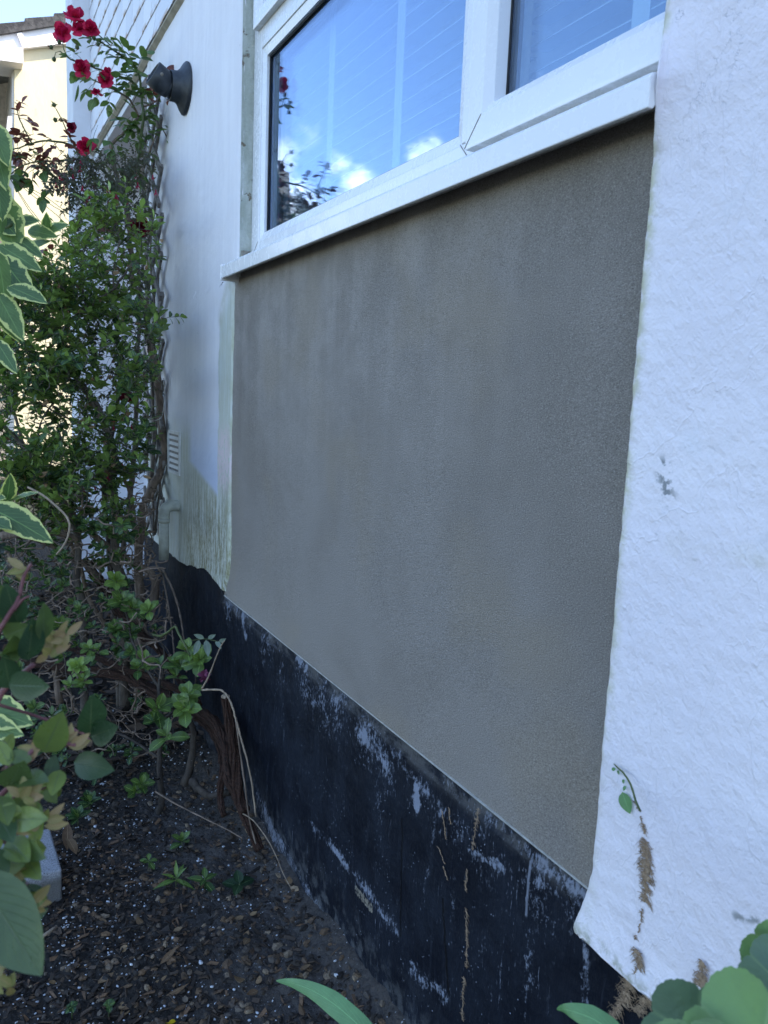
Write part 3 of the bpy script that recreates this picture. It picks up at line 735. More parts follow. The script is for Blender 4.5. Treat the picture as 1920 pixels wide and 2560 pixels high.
# ---------------------------------------------------------------- trellis (expanding lattice nailed to the wall)
tr = thing('wall_trellis', (.72, 3.5, -.6), 'weathered expanding timber trellis leaning against the white wall behind the climbers', 'trellis')
m1, m2 = MB(), MB()
def lath(mb, y0, z0, y1, z1, x, t=.007, w=.024):
    A = Vector((x, y0, z0)); B = Vector((x, y1, z1)); d = (B - A).normalized(); s_ = Vector((0, -d.z, d.y)) * w / 2; n_ = Vector((t / 2, 0, 0))
    mb.add([A - s_ - n_, A + s_ - n_, A + s_ + n_, A - s_ + n_, B - s_ - n_, B + s_ - n_, B + s_ + n_, B - s_ + n_],
           [(0, 1, 2, 3), (7, 6, 5, 4), (0, 4, 5, 1), (1, 5, 6, 2), (2, 6, 7, 3), (3, 7, 4, 0)], random.random())
ya, yb = 3.27, 3.62
for k in range(-1, 12):
    z0 = -.62 + k * .165; L_ = .33
    for (mb, s_, x) in ((m1, 1, .718), (m2, -1, .729)):
        ys, ye = (ya, yb) if s_ > 0 else (yb, ya)
        ys += random.uniform(-.03, .02); ye += random.uniform(-.012, .012)
        za, zb = z0 + random.uniform(-.025, .025), z0 + L_ + random.uniform(-.025, .025)
        t0 = max(0, (-.62 - za) / L_); t1 = min(1, (1.19 - za) / L_)
        if t1 - t0 < .2: continue
        lath(mb, ys + (ye - ys) * t0, za + L_ * t0, ys + (ye - ys) * t1, za + L_ * t1, x + random.uniform(-.003, .003) - .006 * math.sin(za * 2), .010, .024)
m1.build('front_laths', M['trellis'], tr, smooth=False); m2.build('back_laths', M['trellis'], tr, smooth=False)

# ---------------------------------------------------------------- neighbour's cream house
nb = thing('neighbour_house', P(100, 1230, 9.2), 'cream rendered house beyond with white bargeboard and brown tiled verge', 'house')
def slab(pts, d, th, name, mat, **k):
    mb = MB(); fw = c2w(Vector((0, 0, 1))); fw = Vector((0, 1, 0))
    Y = P(100, 400, d).y
    mb.prism([ony(px, py, Y) for px, py in pts][::-1], fw * th); return mb.build(name, mat, nb, smooth=False, **k)
slab([(36, 100), (250, 75), (250, 1225), (36, 1235)], 9.03, .3, 'wall', M['cream'])
slab([(-900, 130), (34, 130), (34, 1235), (-900, 1270)], 10.4, .3, 'recessed_wall', M['shade_cream'])
slab([(30, 150), (36, 150), (36, 1230), (30, 1232)], 9.1, 1.3, 'corner_trim', M['board'])
slab([(-400, 170), (0, 126), (58, 119), (58, 158), (0, 150), (-400, 170)][1:5] , 8.85, .5, 'soffit_box', M['board'])
slab([(-300, 124), (0, 88), (160, 62), (330, 40), (330, 82), (168, 108), (58, 120), (0, 127), (-300, 165)], 8.965, .06, 'bargeboard', M['board'])
slab([(42, 83), (54, 81), (70, 117), (58, 119.5)], 8.94, .03, 'joint_cover', M['board'])
vb = MB(); Yv = P(100, 400, 8.93).y
edge = [(-300, 95), (0, 58), (62, 53), (62, 45), (135, 40), (135, 33), (205, 30), (205, 22), (330, 12)]
poly = edge + [(330, 36), (160, 60), (0, 86), (-300, 122)]
vb.prism([ony(px, py, Yv) for px, py in poly][::-1], (0, 3.2, 0)); vb.build('roof', M['roof'], nb, smooth=False)
slab([(20, 290), (30, 290), (30, 318), (14, 340)], 9.0, .02, 'window_frame', M['board'])

# grey rail behind the shrubs
A, B = P(-60, 898, 4.6), P(172, 903, 4.6)
rl = thing('grey_rail', (A + B) / 2, 'grey horizontal metal handrail glimpsed behind the green shrub', 'handrail')
m = MB(); m.tube([A, B], .022, 12); m.build('bar', M['rail'], rl)
for q in (-40,):
    m = MB(); a_ = P(q, 902, 4.6); m.tube([a_, (a_.x, a_.y, GZ)], .015, 8); m.build('post', M['rail'], rl)

# ================================================================ GROUND
def axis(lo, hi, step, far_lo, far_hi):
    v = []; x = lo; s_ = step
    while x > far_lo: v.append(x); s_ *= 1.35; x -= s_
    v.append(far_lo); v = v[::-1]; x = lo + step
    while x < hi: v.append(x); x += step
    v.append(hi); s_ = step; x = hi + step
    while x < far_hi: v.append(x); s_ *= 1.35; x += s_
    v.append(far_hi); return v
def gh(x, y):
    far = max(0, abs(x) - 3, abs(y - 2) - 4)
    h = .030 * fbm(x * 1.3, y * 1.3, 1, 3) + .012 * fbm(x * 7, y * 7, 2, 4) + .0065 * fbm(x * 26, y * 26, 2, 4) + .004 * max(0, fbm(x * 60, y * 60, 6, 2))
    if x > .50: h += .03 * (x - .50) / .25
    if x > .66: h += .02 * (min(x, .74) - .66) / .08 * (1 + .6 * fbm(1, y * 9))
    return GZ - .008 + h * (1 / (1 + far)) - (.0 if x < .78 else .02)
xs = axis(-.6, .80, .009, -90, 90); ys = axis(1.05, 3.1, .009, -90, 120)
m = MB(); m.v = [(x, y, gh(x, y)) for x in xs for y in ys]; m.r = [.5] * len(m.v); ny_ = len(ys)
for i in range(len(xs) - 1):
    for j in range(ny_ - 1): m.quad([i * ny_ + j, (i + 1) * ny_ + j, (i + 1) * ny_ + j + 1, i * ny_ + j + 1])
def m_soil(N):
    p = N.pos; sep = N.n('ShaderNodeSeparateXYZ', {0: p}).outputs
    n = N.noise(p, 4, 4, .6); f = N.noise(p, 60, 6, .75); chip = N.vor(p, 70, 'F1', 1); v = N.vor(p, 70)
    col = N.mix(N.rng(f, .35, .65), (.009, .008, .007), (.036, .031, .027))
    ch = N.n('ShaderNodeSeparateColor', {0: chip}).outputs
    col = N.mix(N.mul(N.rng(ch[0], .62, .70), N.rng(v, .5, .3)), col, (.075, .052, .034))
    dry = N.mul(N.rng(N.math('ADD', sep[0], N.math('MULTIPLY', n, .3)), .42, .78), .8, N.rng(sep[1], 2.7, 2.3))
    col = N.mix(dry, col, N.mix(f, (.045, .040, .037), (.100, .088, .080)))
    fl_ = N.mul(N.rng(N.noise(p, 150, 3, .6), .66, .70), N.rng(N.noise(p, 5, 4, .6), .45, .62))
    col = N.mix(fl_, col, (.42, .43, .45))
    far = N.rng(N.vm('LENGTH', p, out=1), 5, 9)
    col = N.mix(N.rng(sep[1], 2.9, 3.4, 0, .6), col, (.006, .006, .005)); far = N.rng(N.vm('LENGTH', p, out=1), 7, 12); col = N.mix(far, col, (.05, .06, .03))  # soil under the far shrubs coloured darker in place of their shade
    h = N.math('ADD', N.math('MULTIPLY', f, 1.0), N.math('MULTIPLY', v, -.8))
    return princ(N, col, .8, h, .9, .010, .25)
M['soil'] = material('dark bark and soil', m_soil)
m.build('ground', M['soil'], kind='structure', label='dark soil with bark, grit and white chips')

def attr_mat(name, stops, rough=.7, scale=60, bump=.4, spec=.25):
    def fn(N):
        at = N.n('ShaderNodeAttribute', attribute_name='rnd').outputs['Fac']
        cr = N.n('ShaderNodeValToRGB', {0: at}); el = cr.color_ramp.elements
        el[0].position = 0; el[0].color = tuple(stops[0]) + (1,); el[1].position = 1; el[1].color = tuple(stops[-1]) + (1,)
        for i, s_ in enumerate(stops[1:-1]): e = el.new((i + 1) / (len(stops) - 1)); e.color = tuple(s_) + (1,)
        n = N.noise(N.pos, scale, 5, .65)
        col = N.mix(N.rng(n, .35, .7, 0, .5), cr.outputs[0], (.02, .017, .014), 'MIX')
        return princ(N, col, rough, n, bump, .003, spec)
    return material(name, fn)
M['pebble'] = attr_mat('pebbles', [(.022, .019, .017), (.060, .046, .034), (.17, .105, .058), (.075, .066, .060), (.30, .22, .14)], .65, 120)
M['chip'] = attr_mat('white chips', [(.50, .52, .55), (.72, .74, .78)], .8, 200)
def stone(mb, c, r, rnd, sc):
    rot = Matrix.Rotation(random.uniform(0, 6.28), 3, 'Z') @ Matrix.Rotation(random.uniform(-.5, .5), 3, 'X')
    mb.ball(c, r, rnd, sc, 6, 3, .26, rot)
random.seed(11)
m = MB()
for i in range(7600):
    y = random.uniform(1.1, 3.4) if i % 3 else random.uniform(1.2, 2.3); x = random.uniform(-.55, .725)
    r = random.choice((.002, .003, .004, .005, .0065, .0085, .0105)) * random.uniform(.7, 1.2)
    if random.random() > .35 + .65 * (fbm(x * 3, y * 3, 9) > -.1): continue
    stone(m, (x, y, gh(x, y) + r * .15), r, random.random() ** 1.3, (1.25, .85, .55))
m.build('gravel', M['pebble'], kind='stuff', smooth=False, label='brown grit and small pebbles strewn over the dark soil')
m = MB()
for i in range(6500):
    y = random.uniform(1.1, 3.4) if i % 2 else random.uniform(1.2, 2.2); x = random.uniform(-.6, .72)
    if x > .40 + .1 * fbm(x, y) and random.random() < .45: continue
    q = Matrix.Rotation(random.uniform(0, 6.28), 3, 'Z') @ Matrix.Rotation(random.gauss(0, .5), 3, 'X') @ Matrix.Rotation(random.gauss(0, .4), 3, 'Y')
    l_, w_ = random.uniform(.004, .016), random.uniform(.0015, .006); t_ = random.uniform(.0004, .0014); c_ = Vector((x, y, gh(x, y) + .001 + random.random() * .004))
    pts_ = [(-l_, -w_ * random.uniform(.2, 1), -t_), (l_ * random.uniform(.6, 1), -w_ * random.uniform(.4, 1), -t_), (l_, w_ * random.uniform(.2, .9), -t_), (-l_ * random.uniform(.3, 1), w_, -t_)]
    m.prism([c_ + q @ Vector(a_) for a_ in pts_], q @ Vector((0, 0, 2 * t_)), random.random())
for i in range(5200):                                    # deeper in the bed, under the shrubs
    x, y = random.uniform(-1.8, 1.0), random.uniform(2.6, 5.2)
    q = Matrix.Rotation(random.uniform(0, 6.28), 3, 'Z') @ Matrix.Rotation(random.gauss(0, .6), 3, 'X'); l_, w_ = random.uniform(.012, .045), random.uniform(.006, .018); c_ = Vector((x, y, gh(x, y) + .004 + random.random() * .02))
    m.prism([c_ + q @ Vector(a_) for a_ in ((-l_, 0, 0), (-.2 * l_, -w_, .002), (l_, 0, .003), (.1 * l_, w_, .002))], q @ Vector((0, 0, .0012)), random.random())
M['litter'] = attr_mat('bark litter', [(.012, .010, .009), (.034, .026, .020), (.085, .058, .040), (.028, .024, .022), (.18, .105, .058)], .75, 120)
m.build('bark_litter', M['litter'], kind='stuff', smooth=False, label='dark bark mulch and rotting leaf scraps over the soil')
m = MB()
for i in range(9000):
    y = random.uniform(1.1, 3.4); x = random.uniform(-.6, .72)
    k = fbm(x * 2.2, y * 2.2, 4) + .5 * fbm(x * 9, y * 9, 4)
    if k < random.uniform(-.35, .75): continue
    r = random.choice((.0009, .0012, .0015, .0018, .0024, .0032)); 
    if random.random() < .05: r *= random.uniform(1.3, 1.9)
    stone(m, (x, y, gh(x, y) + r * .5), r, random.random(), (1.4, 1, .6))
for i in range(22):                                        # crumbly lumps
    y = random.uniform(1.5, 2.9); x = random.uniform(-.2, .62); 
    for k in range(random.randint(3, 16)): stone(m, Vector((x, y, gh(x, y) + .002)) + Vector((random.gauss(0, .007), random.gauss(0, .007), 0)), random.choice((.001, .0015, .002, .003, .0045)), random.random(), (1, 1, .6))
m.build('white_chips', M['chip'], kind='stuff', label='white paint and lime chips scattered over the soil')

# ================================================================ LEAF MATERIALS
def leafmat(name, dark, light, rough=.38, trans=.28, margin=None, rib=None, back=None, scale=1.0, tcol=None):
    def fn(N):
        at = N.n('ShaderNodeAttribute', attribute_name='rnd').outputs['Fac']
        uv = N.n('ShaderNodeSeparateXYZ', {0: N.n('ShaderNodeUVMap').outputs[0]}).outputs
        n = N.noise(N.pos, 40, 4, .6)
        col = N.mix(at, dark, light); col = N.mix(N.rng(n, .35, .7, 0, .35), col, tuple(x * .55 for x in dark))
        au = N.math('ABSOLUTE', N.math('SUBTRACT', uv[0], .5))
        vein = N.math('SINE', N.math('MULTIPLY', N.math('SUBTRACT', N.math('MULTIPLY', uv[1], 9.0), N.math('MULTIPLY', au, 7.0)), 6.283))
        vm_ = N.mul(N.rng(vein, .80, 1.0), N.rng(au, .5, .1), .35)
        ribm = N.rng(au, .030, .008)
        rc = rib or tuple(min(1, x * 1.25 + .012) for x in light)
        col = N.mix(N.mx(ribm, vm_), col, rc)
        if margin:
            e = N.math('ADD', N.math('MULTIPLY', au, 2.0), N.math('MULTIPLY', N.noise(N.pos, 85, 4, .7), 1.1))
            e = N.math('ADD', e, N.math('MULTIPLY', N.rng(uv[1], .80, 1.0), .35))
            col = N.mix(N.rng(e, 1.26, 1.33), col, margin)
        bk = N.geo.outputs['Backfacing']
        col = N.mix(N.math('MULTIPLY', bk, .45), col, back or tuple(x * 1.3 + .03 for x in light))
        h = N.math('SUBTRACT', N.math('MULTIPLY', n, .5), N.mx(ribm, vm_))
        b_ = N.n('ShaderNodeBump', {'Height': h, 'Strength': .35, 'Distance': .003}).outputs[0]
        pr = N.n('ShaderNodeBsdfPrincipled', {'Base Color': col, 'Roughness': N.rng(n, .3, .7, rough * .8, rough * 1.3), 'Specular IOR Level': .45, 'Normal': b_}).outputs[0]
        tl = N.n('ShaderNodeBsdfTranslucent', {'Color': N.mix(1.0, col, tcol or (1.0, 1.0, .55), 'MULTIPLY')}).outputs[0]
        return N.n('ShaderNodeMixShader', {0: trans, 1: pr, 2: tl}).outputs[0]
    return material(name, fn)
L = {}
L['rose'] = leafmat('rose leaf', (.050, .105, .030), (.15, .25, .07), .42, .34)
L['rosered'] = leafmat('young red rose leaf', (.085, .020, .016), (.22, .075, .045), .40, .32, tcol=(1, .6, .5))
L['ever'] = leafmat('glossy evergreen leaf', (.030, .070, .026), (.25, .37, .080), .28, .30)
L['fuch'] = leafmat('small fuchsia leaf', (.045, .052, .032), (.10, .105, .06), .5, .3)
L['varieg'] = leafmat('variegated leaf', (.070, .130, .050), (.15, .25, .075), .42, .36, margin=(.64, .67, .24))
L['fore'] = leafmat('foreground leaf', (.018, .058, .036), (.22, .28, .055), .30, .30, rib=(.085, .125, .06))
L['strap'] = leafmat('strap leaf', (.13, .27, .11), (.17, .34, .14), .4, .25)
L['bank'] = leafmat('bank leaf', (.012, .035, .014), (.05, .10, .03), .4, .2)
L['dead'] = leafmat('dry leaf', (.10, .055, .028), (.26, .17, .085), .7, .15)
def petalmat(name, c1, c2):
    def fn(N):
        at = N.n('ShaderNodeAttribute', attribute_name='rnd').outputs['Fac']; n = N.noise(N.pos, 90, 4, .6)
        col = N.mix(at, c1, c2); col = N.mix(N.rng(n, .4, .7, 0, .3), col, tuple(x * .5 for x in c1))
        pr = N.n('ShaderNodeBsdfPrincipled', {'Base Color': col, 'Roughness': .55, 'Specular IOR Level': .2}).outputs[0]
        tl = N.n('ShaderNodeBsdfTranslucent', {'Color': col}).outputs[0]
        return N.n('ShaderNodeMixShader', {0: .3, 1: pr, 2: tl}).outputs[0]
    return material(name, fn)
L['petal'] = petalmat('crimson petal', (.42, .006, .060), (.74, .030, .10))
L['petald'] = petalmat('dark crimson petal', (.11, .004, .015), (.20, .008, .03))
L['pink'] = petalmat('fuchsia petal', (.42, .01, .05), (.55, .03, .12))
def barkmat(name, c1, c2, scale=40, stretch=(1, 1, .25), bump=.7, rough=.85):
    def fn(N):
        at = N.n('ShaderNodeAttribute', attribute_name='rnd').outputs['Fac']
        n = N.noise(N.scalev(N.pos, stretch), scale, 6, .7, .4); f = N.noise(N.pos, scale * 5, 4, .7)
        col = N.mix(N.rng(n, .35, .65), c1, c2); col = N.mix(N.math('MULTIPLY', at, .35), col, tuple(min(1, x * 1.8) for x in c2))
        col = N.mix(N.rng(f, .62, .7, 0, .4), col, (.30, .30, .28))
        return princ(N, col, rough, N.math('ADD', n, N.math('MULTIPLY', f, .3)), bump, .004, .2)
    return material(name, fn)
B_ = {}
B_['brown'] = barkmat('brown bark', (.060, .045, .035), (.20, .150, .115))
B_['grey'] = barkmat('grey bark', (.045, .038, .034), (.145, .122, .102))
B_['red'] = barkmat('peeling red bark', (.012, .007, .005), (.052, .026, .018), 70, (2.6, .5, 2.6), 1.0)
B_['green'] = barkmat('green stem', (.035, .055, .022), (.09, .11, .045), 30, bump=.2, rough=.5)
B_['tan'] = barkmat('tan twig', (.14, .105, .075), (.30, .235, .17), 60)
B_['dark'] = barkmat('dark damp bark', (.018, .015, .013), (.060, .050, .042))
B_['purple'] = barkmat('purple stem', (.09, .035, .045), (.17, .075, .075), 30, bump=.2, rough=.5)

# ================================================================ PLANT TOOLS
def line(px, sub=4): return smooth_line([P(*q) for q in px], sub)
class Skeleton:
    def __init__(s, mb): s.mb = mb; s.n = []           # nodes: (point, radius)
    def trunk(s, pts, r0, r1, sides=7, rnd=None, knob=.10, reg=True):
        n = len(pts); rs = [r0 + (r1 - r0) * i / (n - 1) for i in range(n)]
        pts = [p + rv(r0 * .25) for p in pts]
        s.mb.tube(pts, rs, sides, random.random() if rnd is None else rnd, knob)
        if reg: s.n += list(zip(pts, rs))
        return pts
    def reach(s, t, rmin=.0011, sag=.15, k=.6, reg=True, maxd=None):
        b_ = None; bd = 1e9
        for (p, r) in s.n:
            d = (p - t).length + max(0, p.z - t.z) * .8    # prefer growing upwards
            if d < bd: bd = d; b_ = (p, r)
        p, r = b_
        dist = (p - t).length
        if maxd and dist > maxd: return None
        mid = (p + t) / 2 + rv(dist * .13) + Vector((0, 0, -dist * sag))
        pts = smooth_line([p, p + (mid - p) * .5 + rv(dist * .04), mid, t + (mid - t) * .4 + rv(dist * .04), t], 2)
        r0 = min(r * k, rmin + dist * .012)
        n = len(pts); rs = [max(rmin * .6, r0 + (rmin * .7 - r0) * i / (n - 1)) for i in range(n)]
        s.mb.tube(pts, rs, 5, random.random(), .08)
        if reg: s.n += list(zip(pts[2:], rs[2:]))
        return pts
def targets(boxes):
    out = []
    for (x0, y0, x1, y1, d0, d1, n) in boxes:
        for _ in range(n): out.append(P(random.uniform(x0, x1), random.uniform(y0, y1), random.uniform(d0, d1)))
    return out
def up_dir(sp=.6): return (Vector((random.uniform(-sp, sp), random.uniform(-sp, sp), 1))).normalized()
def rosette(mb, c, ax, n, L_, W_, tint, shape='obovate', open_=(.5, 1.25), curl=.25, fold=.25):
    ax = ax.normalized(); u = ax.cross(Vector((.2, .3, .9)) if abs(ax.z) < .95 else Vector((1, 0, 0))).normalized(); w = ax.cross(u)
    for k in range(n):
        a_ = k * 2.4 + random.uniform(-.3, .3); o_ = open_[0] + (open_[1] - open_[0]) * (k / max(1, n - 1)) + random.uniform(-.15, .15)
        d = ax * math.cos(o_) + (u * math.cos(a_) + w * math.sin(a_)) * math.sin(o_)
        s_ = random.uniform(.75, 1.1) * (.65 + .35 * k / max(1, n - 1))
        mb.leaf(c - ax * L_ * .12 * k / n * 2, d, ax, L_ * s_, W_ * s_, fold, curl + random.uniform(-.1, .15), shape, 5, min(1, max(0, tint - .25 * k / n + random.uniform(-.12, .12))))
def spray(mb, stem, c, d, n, step, L_, W_, tint, shape='ovate', rows=5, alt=False, fold=.22, curl=.25, droop=.15, srad=.0009):
    """a shoot with opposite (or alternate) leaves"""
    d = d.normalized(); p = c.copy(); pts = [p.copy()]; ph = random.uniform(0, 3.14)
    for k in range(n):
        d = (d + rv(.16) + Vector((0, 0, -droop * .2))).normalized(); p = p + d * step; pts.append(p.copy())
        u = d.cross(Vector((.1, .2, 1))); u = u.normalized() if u.length > .05 else Vector((1, 0, 0)); w = d.cross(u)
        a0 = ph + (k % 2) * 1.57
        for q in ((0,) if alt else (0, math.pi)):
            a_ = a0 + q + (2.4 * k if alt else 0) + random.uniform(-.25, .25)
            o_ = random.uniform(.7, 1.15); dd = d * math.cos(o_) + (u * math.cos(a_) + w * math.sin(a_)) * math.sin(o_)
            dd.z -= droop
            s_ = random.uniform(.7, 1.12) * (1 - .35 * k / n)
            mb.leaf(p, dd, d + Vector((0, 0, .8)), L_ * s_, W_ * s_, fold, curl + random.uniform(-.12, .15), shape, rows, min(1, max(0, tint + .35 * (k / n - .5) + random.uniform(-.15, .15))))
    mb.leaf(p, d, Vector((random.uniform(-1, 1), .2, .5)), L_ * .7, W_ * .7, fold, curl, shape, rows, min(1, tint + .25))
    stem.tube(pts, [srad * (1.2 - .5 * i / len(pts)) for i in range(len(pts))], 4, random.random())
def rose_leaf(mb, stem, c, d, size, tint):
    """pinnate rose leaf: petiole, one end leaflet, two or four side leaflets"""
    d = d.normalized(); Lp = size * 1.2; e = c + d * Lp + Vector((0, 0, -.12 * Lp))
    stem.tube([c, (c + e) / 2 + Vector((0, 0, .06 * Lp)), e], .0008, 4, .8)
    u = d.cross(Vector((0, 0, 1))); u = u.normalized() if u.length > .05 else Vector((1, 0, 0))
    nrm = Vector((random.uniform(-.7, .7), random.uniform(-.9, .2), 1))
    mb.leaf(e, d + Vector((0, 0, -.25)), nrm, size, size * .68, .18, .2, 'ovate', 7, tint, 0, .05)
    for t in ((.85,) if random.random() < .5 else (.9, .45)):
        for sg in (-1, 1):
            if random.random() < .12: continue
            mb.leaf(c + (e - c) * t, d * .5 + u * sg + Vector((0, 0, -.15)) + rv(.15), nrm + rv(.3), size * .85, size * .58, .18, .2, 'ovate', 7, min(1, max(0, tint + random.uniform(-.15, .15))), 0, .05)
def rose_flower(parent, c, ax, r, mat, n=20, label=None):
    ax = Vector(ax).normalized(); u = ax.cross(Vector((.3, .9, .1))).normalized(); w = ax.cross(u); mb = MB()
    for k in range(n):
        t = k / (n - 1); a_ = k * 2.4 + random.uniform(-.2, .2); o_ = .12 + 1.25 * t ** .8 + random.uniform(-.1, .1)
        rad = (u * math.cos(a_) + w * math.sin(a_)); d = ax * math.cos(o_) + rad * math.sin(o_)
        Lq = r * (.55 + .55 * t) * random.uniform(.9, 1.1)
        mb.leaf(c + rad * r * .05, d, ax * .7 - rad * .9, Lq, Lq * 1.05, -.35, -.30 if t < .6 else .35, 'round', 6, random.random(), .05, 0)
    o = mb.build('flower', mat, parent, label=label)
    mb = MB(); mb.ball(c - ax * r * .10, r * .17, .5, (1, 1, 1.2), 8, 5)
    for k in range(5):
        a_ = k * 1.257; mb.leaf(c - ax * r * .06, (u * math.cos(a_) + w * math.sin(a_)) - ax * .5, ax, r * .55, r * .16, .2, .5, 'lance', 4, .3)
    ch = mb.build('calyx', L['rose'], parent); return o
def spent_head(mb, leafmb, c, d, r):
    mb.ball(c, r, .3, (1, 1, 1.1), 7, 5, .12)
    for k in range(7):
        leafmb.leaf(c, d + rv(1.0), rv(1), r * random.uniform(1.6, 2.6), r * .7, .4, .7, 'lance', 4, random.uniform(0, .5))

# ================================================================ CLIMBING ROSE
random.seed(21)
rose = thing('rose_bush', onz(330, 1700, GZ) * 1.0, 'tall climbing rose with crimson flowers and red young leaves against the trellis', 'rose')
sm, sg, lf, lr = MB(), MB(), MB(), MB()
sk = Skeleton(sm); sg_ = Skeleton(sg)
base = P(345, 1700, 3.25); base.z = GZ - .02
tk = sk.trunk(smooth_line([base, P(352, 1560, 3.22), P(345, 1420, 3.22), P(355, 1312, 3.20), P(360, 1266, 3.2), P(388, 1208, 3.22), P(409, 1140, 3.25), P(400, 1040, 3.22), P(392, 950, 3.18), P(385, 905, 3.15), P(372, 850, 3.12), P(366, 785, 3.1), P(353, 740, 3.08), P(331, 705, 3.06), P(326, 610, 3.05), P(316, 510, 3.05), P(300, 470, 3.05)], 4), .021, .0085, 9, .6, .12)
def cane(*a_):
    sg_.mb = MB(); o_ = sg_.trunk(*a_); sg_.mb.build('cane', B_['green'], rose); return o_
_P = P
def P(px, py, d): return _P(px, py, d + .10 * max(0, min(1, (470 - py) / 60)) * max(0, min(1, (385 - px) / 40)))     # the arching top grows further along the wall
# side shoots and the long arching canes
c1 = sk.trunk(line([(300, 470, 3.05), (290, 430, 3.0), (278, 368, 2.98), (305, 338, 2.97), (325, 318, 2.95), (347, 292, 2.94)]), .0085, .005, 7, .5)
c2 = cane(line([(330, 430, 3.0), (345, 400, 2.98), (352, 350, 2.96), (358, 290, 2.94), (352, 231, 2.92), (347, 185, 2.90), (328, 154, 2.88), (293, 131, 2.86), (262, 112, 2.85), (245, 100, 2.84)]), .0065, .003, 7, .6)
c3 = cane(line([(354, 235, 2.92), (330, 205, 2.90), (293, 189, 2.86), (239, 170, 2.82), (205, 158, 2.80), (177, 148, 2.78), (150, 128, 2.77)]), .0045, .0022, 6, .4)
c4 = sk.trunk(line([(347, 292, 2.94), (325, 250, 2.9), (300, 232, 2.86), (262, 214, 2.82), (225, 195, 2.8)]), .0045, .002, 6, .4)
c5 = sk.trunk(line([(359, 266, 2.94), (375, 262, 2.96), (392, 250, 2.98), (402, 236, 2.99), (409, 218, 3.0)]), .004, .0022, 6, .3)
c6 = cane(line([(300, 470, 3.05), (250, 420, 2.95), (205, 385, 2.88), (170, 360, 2.82), (120, 352, 2.75), (70, 362, 2.70), (30, 375, 2.66)]), .006, .002, 7, .4)
c7 = cane(line([(195, 380, 2.86), (168, 330, 2.84), (155, 300, 2.83), (140, 272, 2.82)]), .003, .0016, 6, .4)
c8 = cane(line([(205, 395, 2.88), (150, 402, 2.82), (85, 405, 2.75), (50, 418, 2.72), (20, 440, 2.70)]), .004, .0018, 6, .4)
c9 = cane(line([(80, 360, 2.71), (62, 325, 2.70), (48, 295, 2.69), (40, 265, 2.68)]), .003, .0015, 6, .4)
c10 = sk.trunk(line([(360, 420, 3.05), (385, 350, 3.05), (400, 315, 3.07), (418, 345, 3.08), (436, 368, 3.09)]), .0035, .0018, 6, .4)
c11 = cane(line([(245, 100, 2.84), (228, 92, 2.83), (205, 85, 2.82), (190, 70, 2.82)]), .0025, .0018, 6)
c12 = cane(line([(275, 112, 2.85), (250, 90, 2.83), (232, 78, 2.82), (222, 68, 2.8)]), .0022, .0016, 6)
c13 = cane(line([(172, 146, 2.78), (160, 125, 2.78), (155, 100, 2.78)]), .002, .0015, 6)
def along(pts, n, mb, stem, size, tint, side=1.0, dz=0.0):
    for k in range(n):
        i = int((k + random.random() * .8) / n * (len(pts) - 1)); p = pts[i]; t = (pts[min(i + 1, len(pts) - 1)] - pts[max(0, i - 1)])
        d = (t.normalized() * .5 + rv(1) * side + Vector((0, 0, dz))).normalized()
        rose_leaf(mb, stem, p, d, size * random.uniform(.75, 1.2), min(1, max(0, tint + random.uniform(-.25, .25))))
along(c1, 15, lf, sg, .046, .5); along(c2[4:28], 26, lf, sg, .048, .45); along(c2[28:], 7, lf, sg, .036, .5)
along(c3[:20], 14, lf, sg, .042, .4); along(c4, 13, lf, sg, .044, .45); along(c6[:12], 7, lf, sg, .042, .45)
along(c6[10:], 13, lr, sg, .040, .6); along(c8[6:], 8, lf, sg, .046, .4); along(c8[:8], 3, lr, sg, .036, .3); along(c9[6:], 3, lr, sg, .040, .7)
along(c5[:], 3, lr, sg, .036, .5); along(c10[6:], 5, lf, sg, .040, .4); along(c10[10:], 1, lr, sg, .025, .2); along(c7[-4:], 1, lr, sg, .024, .2)
along(tk[44:60], 5, lf, sg, .04, .4)
lf.leaf(P(365, 128, 2.9), P(395, 138, 2.9) - P(365, 128, 2.9), Vector((0, -1, .3)), .050, .040, .15, .1, 'round', 7, .45)       # big round leaf over the flashing
lf.leaf(P(196, 212, 2.82), Vector((-.1, 0, -1)), Vector((.9, -.5, 0)), .066, .022, .1, .15, 'ovate', 7, .5)
lf.leaf(P(178, 98, 2.80), Vector((.8, 0, -.3)), Vector((0, -1, .6)), .040, .026, .15, .1, 'ovate', 7, .6)
for (x, y) in ((62, 425), (85, 430), (125, 475), (268, 350), (245, 330), (345, 432), (265, 430)):
    rose_leaf(lf, sg, P(x, y - 18, 2.76), Vector((random.uniform(-.4, .4), -.2, -1)), .050, .35)
# red tuft growing through the flue
cq = P(452, 172, 2.97)
for k in range(9): lr.leaf(cq + rv(.008), Vector((random.uniform(-1, 1), random.uniform(-.4, .4), random.uniform(-.2, 1.3))), Vector((0, -1, .2)), random.uniform(.02, .045), .009, .3, .5, 'lance', 5, random.uniform(0, .5))
lr.leaf(P(445, 172, 2.95), P(415, 168, 2.93) - P(445, 172, 2.95), Vector((.2, -1, .4)), .045, .028, .2, .2, 'ovate', 6, .3)
lr.leaf(P(392, 205, 2.90), P(368, 222, 2.88) - P(392, 205, 2.90), Vector((.1, -1, .2)), .045, .034, .15, .2, 'round', 6, .75)
lr.leaf(P(375, 188, 2.9), P(350, 200, 2.88) - P(375, 188, 2.9), Vector((.1, -1, .2)), .040, .018, .3, .3, 'ovate', 6, .2)
